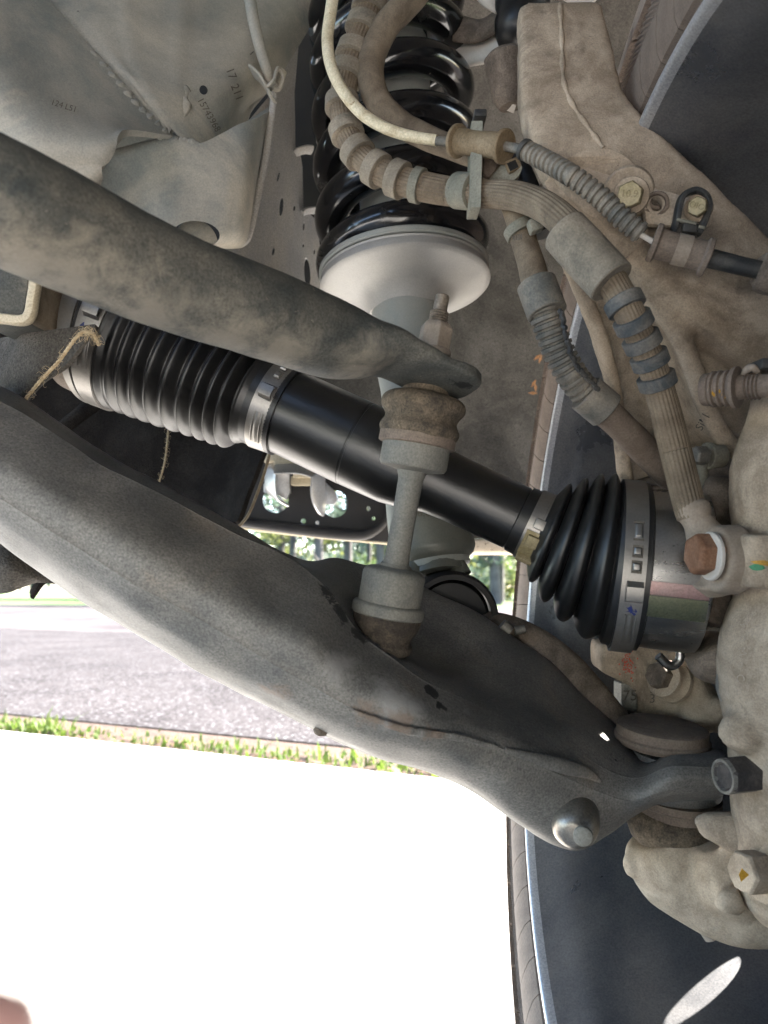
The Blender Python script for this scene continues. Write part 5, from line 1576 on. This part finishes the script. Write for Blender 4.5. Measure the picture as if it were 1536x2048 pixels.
build('bracket_arm', mb, M['cast'], pl, mods=[('BEVEL', dict(width=.002, segments=3))])
# black looped clip and the sensor grommet it carries
cl = thing('loop_clip', P(1390, 450, .41), 'black plastic looped clip around the smaller yellow bolt', 'clip')
mb = MB()
lp = [(1344, 468, .4045), (1352, 444, .4045), (1358, 412, .4040), (1366, 392, .4035), (1388, 382, .4035), (1408, 390, .4035), (1416, 408, .404), (1412, 430, .4045), (1404, 452, .4045), (1394, 470, .4045)]
mb.tube([P(*p) for p in lp], [(.0014, .0030)] * len(lp), n=90, seg=16, ref=RIGHT, sq=4)
build('loop', mb, M['plastic'], cl)
mb = MB(); mb.prism(pxs([(1356, 436, .4045), (1374, 442, .4045), (1404, 448, .4045), (1408, 456, .4045), (1396, 474, .4045), (1350, 472, .4045), (1348, 456, .4045)]), .006)
mb.box(P(1378, 458, .4030), unit(RIGHT - UP * .15), unit(UP + RIGHT * .15), FWD, (PX(13, .4), PX(8, .4), .002))
build('buckle', mb, M['plastic'], cl, mods=[('BEVEL', dict(width=.0007, segments=2))])
mb = MB(); mb.box(P(1372, 444, .402), unit(RIGHT - UP * .22), unit(UP + RIGHT * .22), FWD, (PX(18, .4), PX(2.6, .4), .0013))
mb.box(P(1402, 456, .4025), unit(RIGHT - UP * .22), unit(UP + RIGHT * .22), FWD, (PX(6, .4), PX(3, .4), .0013))
build('latch', mb, M['clipgreen'], cl, mods=[('BEVEL', dict(width=.0004, segments=2))])

# socket nut and others on the right edge
AXL = unit(-RIGHT - FWD * .25)
nt = thing('socket_nut', P(1470, 1553, .37), 'grey hex nut with a recessed round face at the right below the cast boss', 'nut')
mb = MB(); c0 = P(1446, 1553, .356)
mb.lathe(c0, -AXL, [(.0015, PX(10, .36)), (.0015, PX(27, .36)), (0, PX(30, .36)), (0, PX(34, .36)), (.002, PX(38, .36)), (.016, PX(38, .36))], 6, phase=.15)
build('nut_body', mb, M['darkbolt'], nt, smooth=False, mods=[('BEVEL', dict(width=.0008, segments=2))])
mb = MB(); mb.lathe(c0 + AXL * .0004, -AXL, [(.0022, PX(6, .36)), (.0022, PX(25, .36)), (0, PX(28, .36)), (0, PX(33, .36)), (.002, PX(35, .36))], 40)
build('nut_face', mb, M['steel'], nt, angle=25)
ax2 = unit(-RIGHT * .95 - FWD * .30 + UP * .10)
b3 = hexbolt('caliper_bolt', 1482, 1745, .350, 42, .013, ax2, M['cast'], 'large dusty hex bolt with yellow paint mark at the lower right', None, .5, 62, None, None, None, M['cast'])
mb = MB(); c0 = P(1500, 1748, .3385)
mb.add([P(1484, 1737, .3385), P(1498, 1750, .3385), P(1482, 1764, .3395), P(1478, 1750, .339)], [(0, 1, 2, 3)])
build('paint_mark', mb, M['yellow'], b3, smooth=False, mods=[('SOLIDIFY', dict(thickness=.0003))])
dc = thing('drum_cap', P(1446, 1375, .375), 'small round grey cap pressed in at the left edge of the lettered hub drum', 'cap')
mb = MB(); mb.lathe(P(1447, 1374, .372), RIGHT + FWD * .1, [(0, PX(30, .37)), (.0005, PX(34, .37)), (.002, PX(36, .37)), (.006, PX(36, .37))], 40)
build('cap_face', mb, M['steel'], dc)
# bleeder nipple under the boss
bl = thing('bleeder_nipple', P(1405, 1850, .40), 'short bleeder nipple poking out below the cast boss at lower right', 'bleeder nipple')
nx = unit(P(1418, 1870, .40) - P(1372, 1795, .405)); n0 = P(1384, 1805, .405)
mb = MB(); mb.lathe(n0, nx, [(0, PX(26, .4)), (.006, PX(26, .4)), (.0065, PX(22, .4)), (.0075, PX(24, .4)), (.0085, PX(20, .4)), (.0095, PX(22, .4)), (.0105, PX(19, .4)), (.0190, PX(18, .4)), (.0196, PX(14, .4))], 32)
build('nipple', mb, M['fitting'], bl)
mb = MB(); mb.lathe(n0 + nx * .002, nx, [(0, PX(29, .4)), (.0045, PX(29, .4))], 6)
build('hex_base', mb, M['steel'], bl, smooth=False, mods=[('BEVEL', dict(width=.0005, segments=2))])
# spring loaded slide bolt at upper right
gb = thing('guide_bolt', P(1460, 800, .38), 'dusty threaded guide bolt with ringed head pointing left from the hub', 'bolt')
gx = unit(P(1520, 772, .368) - P(1404, 780, .385)); g0 = P(1404, 780, .378)
W3 = lambda w: PX(w, .375)
pr = [(0, W3(22)), (.0008, W3(30)), (.004, W3(31))]
for i in range(3):
    z = .0045 + i * .0030
    pr += [(z, W3(29)), (z + .0008, W3(34)), (z + .0018, W3(34)), (z + .0024, W3(29))]
pr += [(.0142, W3(36)), (.0150, W3(39)), (.0165, W3(39)), (.0172, W3(24)), (.0195, W3(22))]
for i in range(4):
    z = .0198 + i * .0017
    pr += [(z, W3(21)), (z + .0008, W3(25)), (z + .0014, W3(21))]
pr += [(.034, W3(20))]
build('bolt_body', MB().lathe(g0, gx, pr, 40), M['grommet_dark'], gb, angle=28)
mb = MB()
for q, (a, b) in enumerate([(1428, 790), (1439, 783), (1444, 786), (1466, 778), (1425, 786), (1450, 792)]):
    c0 = P(a, b, .3635); mb.add([c0 - RIGHT * .0005, c0 - UP * .0012, c0 + RIGHT * .0005, c0 + UP * .0013], [(0, 1, 2, 3)])
build('paint_fleck', mb, M['yellow'], gb, smooth=False)['kind'] = 'stuff'
mb = MB(); pxtube(mb, [(1484, 760, .372, 6), (1492, 742, .368, 7), (1504, 735, .366, 7), (1516, 742, .366, 6)], seg=12)
build('spring_leg', mb, M['fitting'], gb)
rb = thing('rubber_block', P(1540, 735, .37), 'small black rubber block at the right edge above the guide bolt', 'rubber block')
build('block', MB().box(P(1555, 733, .37), RIGHT, UP, FWD, (PX(45, .37), PX(10, .37), .008)), M['plastic'], rb, mods=[('BEVEL', dict(width=.001, segments=2))])
sb = thing('sensor_bolt', P(1410, 930, .42), 'small greenish hex bolt beside the brake hose on the brown housing', 'bolt')
build('head', MB().lathe(P(1386, 911, .402), unit(RIGHT + FWD * .3), [(0, PX(17, .4)), (.001, PX(20, .4)), (.008, PX(20, .4))], 6, phase=.4), M['steel'], sb, smooth=False, mods=[('BEVEL', dict(width=.0005, segments=2))])
build('collar', MB().lathe(P(1412, 912, .409), unit(RIGHT + FWD * .3), [(0, PX(26, .4)), (.0006, PX(28, .4)), (.003, PX(28, .4)), (.0036, PX(24, .4)), (.010, PX(24, .4))], 32), M['clipgreen'], sb)
mb = MB(); pxtube(mb, [(1405, 925, .41, 12), (1404, 950, .412, 12), (1403, 975, .414, 12)], seg=14)
build('stem', mb, M['clipgreen'], sb)
# ------------------------------------------------------------------ brake hose (ribbed, with collars)
bh = thing('brake_hose', P(1380, 1040, .37), 'long ribbed brown brake hose with raised collars curving down to the rust brown banjo bolt', 'brake hose')
def ribs(k, a):
    return lambda th, t: 1 + a * np.sign(np.cos(th * k)) * np.abs(np.cos(th * k)) ** .7
hp1 = [(752, -50, .485, 26), (738, 20, .483, 26), (716, 85, .480, 26), (697, 140, .476, 26), (685, 195, .472, 25), (688, 245, .467, 25), (708, 295, .462, 25), (748, 335, .456, 26), (800, 360, .450, 27), (850, 374, .445, 28), (910, 384, .440, 27), (975, 388, .434, 26), (1035, 393, .426, 26.5), (1090, 414, .418, 27), (1135, 450, .410, 28), (1170, 492, .404, 29)]
hp2 = [(1170, 492, .404, 28), (1215, 550, .400, 27), (1248, 605, .397, 26.5), (1276, 665, .394, 26), (1300, 720, .391, 26), (1318, 775, .388, 27), (1338, 850, .383, 29), (1358, 930, .377, 30), (1378, 1010, .371, 30), (1386, 1034, .370, 30)]
def hose_spl(hp, n):
    a = spline(np.array(hp, float), n)
    return np.array([P(*q[:3]) for q in a]), np.array([PX(q[3], q[2]) for q in a]), a
c, r, a1 = hose_spl(hp1, 240)
build('hose', MB().tube_raw(c, r, 144, prof=ribs(24, .028)), M['hose'], bh, angle=0)
C1, R1 = c, r
c, r, a2 = hose_spl(hp2, 150)
build('hose', MB().tube_raw(c, r, 144, prof=ribs(24, .024)), M['hose'], bh, angle=0)
C2, R2 = c, r
def collar(C, R, A, key, width, over, mat, name='collar', col=1):
    """raised moulded ring on the hose where its picture row or column is key"""
    i = int(np.argmin(np.hypot(A[:, 0] - key[0], A[:, 1] - key[1])))
    t = unit(C[min(i + 2, len(C) - 1)] - C[max(i - 2, 0)])
    rr = R[i] * over
    w = PX(width, A[i, 2])
    o = C[i] - t * w / 2
    b = .00035
    return build(name, MB().lathe(o, t, [(0, R[i] * .9), (0, rr - b), (b, rr), (w - b, rr), (w, rr - b), (w, R[i] * .9)], 48), mat, bh, angle=25)
for key in ((741, 12), (726, 52), (708, 105), (697, 150), (687, 210), (694, 262), (716, 303), (752, 336), (796, 358)):
    collar(C1, R1, a1, key, 27, 1.38, M['collar'])
collar(C1, R1, a1, (836, 370), 19, 1.24, M['clipgreen'])
for key in ((1250, 610), (1266, 645), (1283, 683), (1298, 720), (1312, 760)):
    collar(C2, R2, a2, key, 24, 1.34, M['collar_dark'])
# plain protective sleeve and the grey scuff before it
i0 = int(np.argmin(np.hypot(a2[:, 0] - 1170, a2[:, 1] - 492)))
s0, s1 = P(1128, 462, .407), P(1224, 566, .397)
sx_ = unit(s1 - s0); sl = np.linalg.norm(s1 - s0)
w = PX(44, .40)
build('sleeve', MB().lathe(s0, sx_, [(.0004, w * .70), (0, w * .94), (.0006, w * .985), (sl * .5, w), (sl - .0006, w * .985), (sl, w * .94), (sl - .0004, w * .70)], 56), M['collar'], bh)
# end collar, banjo and bolt
e0 = P(1377, 1000, .372); ex_ = unit(P(1392, 1040, .369) - P(1377, 1000, .372))
build('ferrule', MB().lathe(P(1380, 1005, .3715), ex_, [(0, PX(24, .37)), (.0012, PX(31, .37)), (.003, PX(34, .37)), (.006, PX(34, .37)), (.009, PX(29, .37)), (.012, PX(27, .37))], 48), M['fitting'], bh)
mb = MB()
p1 = T_([(1390, 1030, .370, 26), (1404, 1060, .368, 34), (1420, 1090, .368, 42)], n=20, seg=28)
p2 = MB(); bxx = unit(RIGHT + FWD * .10 - UP * .03)
p2.lathe(P(1424, 1118, .358), bxx, [(0, PX(60, .36)), (.0015, PX(66, .36)), (.012, PX(70, .36)), (.0135, PX(68, .36))], 48)
p3 = T_([(1430, 1150, .368, 52), (1440, 1180, .370, 34)], n=12, seg=24)
bjo = None
def remesh2(name, parts, voxel, smooth, mat, parent):
    return remesh(name, parts, voxel, smooth, mat, parent, noise=(.0002, 120))
build_banjo = remesh2('banjo_fitting', [p1, p2, p3], .0013, 5, M['fitting'], bh)
build('crush_washer', MB().lathe(P(1417, 1112, .3535), bxx, [(0, PX(30, .36)), (0, PX(46, .36)), (.0004, PX(48, .36)), (.0018, PX(48, .36)), (.002, PX(44, .36))], 48), M['uca'], bh)
bb2 = thing('banjo_bolt', P(1398, 1140, .35), 'rust brown hex banjo bolt at the end of the brake hose', 'bolt')
build('head', MB().lathe(P(1383, 1108, .3545), bxx, [(0, PX(36, .355)), (.0014, PX(43, .355)), (.0125, PX(44, .355))], 6, phase=.28), M['rustbolt'], bb2, smooth=False, mods=[('BEVEL', dict(width=.0012, segments=3))])

# ------------------------------------------------------------------ hanger that ties hose and sensor line together
hg = thing('hose_hanger', P(945, 415, .42), 'greenish plastic hanger joining the ribbed hose and the sensor line grommet', 'hanger')
mb = MB(); mb.prism(pxs([(943, 240, .4225), (966, 240, .4225), (962, 415, .4225), (940, 415, .4225)]), .018)
build('strap', mb, M['clipgreen'], hg, mods=[('BEVEL', dict(width=.0008, segments=2))])
mb = MB(); mb.box(P(957, 243, .430), unit(RIGHT), UP, FWD, (PX(12, .43), PX(7, .43), .010))
build('strap_top', mb, M['plastic'], hg, mods=[('BEVEL', dict(width=.0008, segments=2))])
cc_ = P(938, 382, .438)
build('hose_cuff', MB().lathe(P(914, 381, .4395), unit(P(962, 384, .435) - P(914, 381, .4395)), [(0, PX(28, .437)), (0, PX(34, .437)), (.0005, PX(35, .437)), (PX(47, .437), PX(35, .437)), (PX(48, .437), PX(33, .437)), (PX(48, .437), PX(28, .437))], 40), M['clipgreen'], hg)

# ------------------------------------------------------------------ wheel speed sensor line
sl_ = thing('sensor_line', P(1300, 480, .41), 'wheel speed sensor line in a cream sleeve then grey corrugated conduit', 'sensor line')
mb = MB(); pxtube(mb, [(672, -50, .462, 12), (662, 20, .458, 12), (655, 80, .455, 12), (663, 135, .450, 12), (688, 185, .446, 12), (725, 228, .442, 12), (775, 258, .438, 11.5), (825, 273, .434, 11), (873, 281, .430, 11)], n=120, seg=20)
build('cream_sleeve', mb, M['cream'], sl_)
mb = MB(); pxtube(mb, [(868, 281, .430, 8.5), (912, 285, .428, 9)], seg=16)
build('inner_line', mb, M['conduit'], sl_)
def grommet(p0, p1, d0, d1, r, mat, fl=1.55, waist=.92):
    a, b = P(*p0, d0), P(*p1, d1); L = np.linalg.norm(b - a); w_ = PX(r, (d0 + d1) / 2); f = .0028
    return MB().lathe(a, unit(b - a), [(0, w_ * .5), (0, w_ * fl * .95), (.0005, w_ * fl), (f - .0005, w_ * fl), (f, w_ * fl * .93), (f + .0006, w_), (L * .48, w_ * waist), (L - f - .0006, w_), (L - f, w_ * fl * .93), (L - f + .0005, w_ * fl), (L - .0005, w_ * fl), (L, w_ * fl * .95), (L, w_ * .5)], 40)
build('grommet', grommet((911, 282), (1012, 294), .428, .424, 25, M['grommet'], 1.28), M['grommet'], sl_)
mb = MB(); pxtube(mb, [(1008, 292, .424, 9), (1052, 300, .421, 9)], seg=16)
build('inner_line', mb, M['conduit'], sl_)
def corrugated(pts, pitch, n_per, rmin, name, parent, mat, seg=36):
    a = spline(np.array(pts, float), 400)
    c = np.array([P(*q[:3]) for q in a]); r = np.array([PX(q[3], q[2]) for q in a])
    L = np.concatenate([[0], np.cumsum(np.linalg.norm(np.diff(c, axis=0), axis=1))])
    n = int(L[-1] / pitch) * n_per
    s = np.linspace(0, L[-1], n)
    cc = np.stack([np.interp(s, L, c[:, k]) for k in range(3)], 1); rr = np.interp(s, L, r)
    ph = (s / pitch) % 1
    prof = np.interp(ph, [0, .12, .22, .62, .72, .84, 1], [rmin, rmin, .97, .97, .97, rmin, rmin])
    return build(name, MB().tube_raw(cc, rr * prof, seg), mat, parent, angle=50)
corrugated([(1050, 300, .418, 19), (1100, 326, .414, 19.5), (1150, 356, .411, 20), (1200, 394, .409, 20), (1245, 436, .407, 20.5), (1284, 468, .406, 20)], .0036, 12, .76, 'conduit', sl_, M['conduit'])
mb = MB(); pxtube(mb, [(1046, 298, .417, 19), (1050, 300, .417, 20), (1053, 302, .417, 19)], seg=24)
build('conduit_end', mb, M['plastic'], sl_)
mb = MB(); pxtube(mb, [(1270, 462, .405, 5), (1320, 492, .404, 5)], seg=12)
build('bare_wire', mb, M['uca'], sl_)
build('grommet', grommet((1304, 484), (1418, 516), .406, .401, 27, M['grommet_dark'], 1.25), M['grommet_dark'], sl_)
g0_, g1_ = P(1350, 497, .404), P(1374, 503, .403)
build('grommet_band', MB().lathe(g0_, unit(g1_ - g0_), [(0, PX(24, .4)), (0, PX(28, .4)), (PX(25, .4), PX(28, .4)), (PX(25, .4), PX(24, .4))], 36), M['fitting'], sl_)
mb = MB(); pxtube(mb, [(1410, 514, .402, 17), (1450, 524, .399, 16.5), (1500, 536, .397, 16), (1600, 556, .394, 16)], seg=20)
build('black_line', mb, M['plastic'], sl_)
mb = MB(); pxtube(mb, [(1518, 540, .396, 20), (1522, 541, .396, 34), (1534, 544, .395, 38), (1560, 550, .394, 38)], seg=24)
build('end_grommet', mb, M['cast_dark'], sl_)

# ------------------------------------------------------------------ brown vacuum hose behind the sensor line
vh = thing('vacuum_hose', P(1250, 860, .43), 'smooth brown hose looping past the spring into a ribbed grey sleeve', 'hose')
mb = MB(); pxtube(mb, [(868, -60, .475, 27), (828, -8, .475, 27), (775, 50, .474, 27), (746, 110, .472, 27), (743, 165, .470, 27), (765, 215, .467, 26), (808, 252, .463, 25), (860, 278, .459, 24), (915, 300, .455, 23), (965, 322, .451, 22), (1000, 355, .448, 22), (1022, 400, .445, 23), (1042, 460, .443, 24), (1062, 530, .441, 25), (1080, 600, .439, 26)], n=150, seg=28)
build('hose', wob(mb.mesh('hose'), .0004, 60), M['hose'], vh)
mb = MB(); pxtube(mb, [(1000, 372, .4425, 4), (1018, 440, .440, 4), (1040, 520, .437, 4), (1052, 570, .436, 4)], seg=10)
build('moulding_line', mb, M['grommet_dark'], vh)
corrugated([(1078, 590, .434, 31), (1096, 645, .432, 31), (1118, 705, .430, 31), (1148, 757, .428, 31), (1186, 800, .426, 31)], .0040, 14, .80, 'ribbed_sleeve', vh, M['conduit'])
def cuff(p0, p1, d0, d1, r):
    a, b = P(*p0, d0), P(*p1, d1); L = np.linalg.norm(b - a); w_ = PX(r, d0)
    return MB().lathe(a, unit(b - a), [(.006, w_ * .74), (.0005, w_ * .90), (0, w_ * .93), (.0006, w_), (L - .0006, w_), (L, w_ * .95), (L, w_ * .8)], 44)
build('sleeve_cuff', cuff((1072, 566), (1095, 628), .434, .432, 37), M['conduit'], vh)
build('sleeve_cuff', cuff((1214, 822), (1170, 785), .424, .427, 38), M['conduit'], vh)
mb = MB()
for q in range(46):
    t = q / 45
    a = spline(np.array([(1122, 622, .418), (1134, 680, .416), (1156, 735, .414), (1196, 778, .412)], float), 46)[q]
    mb.ball(P(a[0] + rng.uniform(-2, 2), a[1] + rng.uniform(-2, 2), a[2]), .0011 + rng.random() * .0005, nu=7, nv=5)
build('sleeve_slit', mb, M['plastic'], vh)['kind'] = 'stuff'
mb = MB(); pxtube(mb, [(1190, 805, .426, 28), (1240, 850, .428, 29), (1290, 900, .432, 30), (1345, 955, .438, 31)], seg=28)
build('hose', wob(mb.mesh('hose'), .0003, 60), M['grommet_dark'], vh)
ct = thing('cable_tie', P(1045, 465, .43), 'green grey cable tie clamped round the brown hose under the brake hose', 'cable tie')
t0, t1 = P(1036, 452, .441), P(1041, 470, .441)
t_ax = unit(unit(t1 - t0) + RIGHT * .22)
build('band', MB().lathe(t0, t_ax, [(0, PX(27, .44)), (0, PX(30, .44)), (.0005, PX(31, .44)), (.0050, PX(31, .44)), (.0055, PX(30, .44)), (.0055, PX(27, .44))], 40), M['clipgreen'], ct)
mb = MB(); mb.box(P(1070, 452, .428), unit(RIGHT + UP * .35), unit(UP - RIGHT * .35), FWD, (PX(12, .43), PX(12, .43), .004))
build('buckle', mb, M['clipgreen'], ct, mods=[('BEVEL', dict(width=.001, segments=2))])
mb = MB()
for k in range(6):
    mb.box(P(1026 + k * 3.4, 476 - k * .6, .4185), RIGHT, UP, FWD, (PX(.8, .42), PX(5, .42), .0004))
build('tie_tooth', mb, M['ink'], ct)
# bracket clip under the grommet
bc = thing('line_clip', P(1010, 350, .44), 'dark green clip with square black socket under the sensor line', 'clip')
mb = MB(); mb.prism(pxs([(975, 362, .436), (1000, 330, .434), (1018, 314, .432), (1040, 318, .432), (1046, 336, .432), (1038, 352, .433), (1024, 364, .434), (1000, 362, .436)]), .010)
build('clip_body', mb, M['clipgreen'], bc, mods=[('BEVEL', dict(width=.001, segments=2))])
mb = MB(); mb.box(P(1026, 331, .4315), unit(RIGHT + UP * .45), unit(UP - RIGHT * .45), FWD, (PX(13, .43), PX(11, .43), .002))
build('socket_frame', mb, M['grommet'], bc, mods=[('BEVEL', dict(width=.0006, segments=2))])
mb = MB(); mb.box(P(1025, 332, .4300), unit(RIGHT + UP * .45), unit(UP - RIGHT * .45), FWD, (PX(9, .43), PX(8, .43), .0009))
build('socket', mb, M['boot'], bc)
mb = MB(); mb.prism(pxs([(968, 312, .440), (998, 322, .440), (992, 340, .440), (976, 356, .440), (966, 346, .440)]), .006)
build('clip_wing', mb, M['grommet_dark'], bc, mods=[('BEVEL', dict(width=.0008, segments=2))])
sd = thing('rubber_hose', P(1060, 420, .46), 'dark grey rubber hose passing behind the ribbed brake hose beside the knuckle', 'hose')
mb = MB(); pxtube(mb, [(1022, 305, .462, 17), (1044, 340, .462, 18), (1062, 385, .462, 19), (1078, 430, .462, 20), (1090, 468, .462, 19)], seg=24, n=60)
build('hose', mb, M['plastic'], sd)

stain(M['cast'], kn, [(P_plain(1230, 560, .41), .02), (P_plain(1420, 640, .40), .018), (P_plain(1150, 120, .42), .016), (P_plain(1060, 180, .42), .02), (P_plain(1500, 1350, .31), .02)], (.085, .062, .046), 60, .46, .66, .75)
stain(M['cast'], kn, [(P_plain(1180, 420, .41), .024), (P_plain(1480, 1500, .33), .016), (P_plain(1330, 1760, .38), .02)], (.23, .115, .055), 70, .52, .70, .6)

# ------------------------------------------------------------------ the photographer's fingertip at the lower left corner
def K(x, y, z): return EYE + RIGHT * (x + .0012) + UP * (y + .0024) + FWD * z
per = thing('person', K(-.05, -.10, -.02), "pink blurred fingertip of the photographer's hand in the lower left corner", 'person')
hp = MB()
hp.tube([K(-.085, -.115, -.075), K(-.070, -.100, -.045), K(-.058, -.090, -.015)], [(.034, .017), (.040, .015), (.036, .011)], seg=28, sq=2.6, ref=unit(RIGHT + UP * .2))
fing = [([K(-.038, -.082, -.012), K(-.030, -.066, .012), K(-.0285, -.049, .032), K(-.0300, -.0365, .0445), K(-.0304, -.0330, .0475)], [.0105, .0098, .0086, .0080, .0066]),
        ([K(-.052, -.088, -.008), K(-.050, -.074, .018), K(-.052, -.062, .036), K(-.056, -.066, .046), K(-.058, -.070, .049)], [.0108, .0100, .0088, .0078, .0042]),
        ([K(-.066, -.094, -.008), K(-.068, -.082, .014), K(-.072, -.074, .030), K(-.076, -.080, .039), K(-.078, -.084, .041)], [.0104, .0096, .0084, .0074, .0040]),
        ([K(-.080, -.100, -.014), K(-.086, -.092, .004), K(-.091, -.088, .016), K(-.095, -.094, .022), K(-.096, -.097, .023)], [.0092, .0084, .0074, .0064, .0036]),
        ([K(-.045, -.112, -.050), K(-.026, -.108, -.034), K(-.014, -.100, -.018), K(-.008, -.092, -.006), K(-.006, -.089, -.003)], [.0120, .0108, .0096, .0084, .0046])]
parts = [hp]
for p_, r_ in fing:
    m_ = MB(); m_.tube(p_, r_, seg=20, n=50); parts.append(m_)
remesh('hand', parts, .0012, 2, M['skin'], per, noise=(.0001, 200))
for p_, r_ in fing:
    t_ = unit(p_[-1] - p_[-3]); n_ = unit(UP * .2 - FWD + RIGHT * .1); n_ = unit(n_ - t_ * np.dot(n_, t_))
    m_ = MB(); m_.ball(p_[-2] + n_ * r_[-2] * .80, .0050, axes=(np.cross(t_, n_), t_, n_), ry=.0062, rz=.0016)
    build('nail', m_, M['nail'], per)
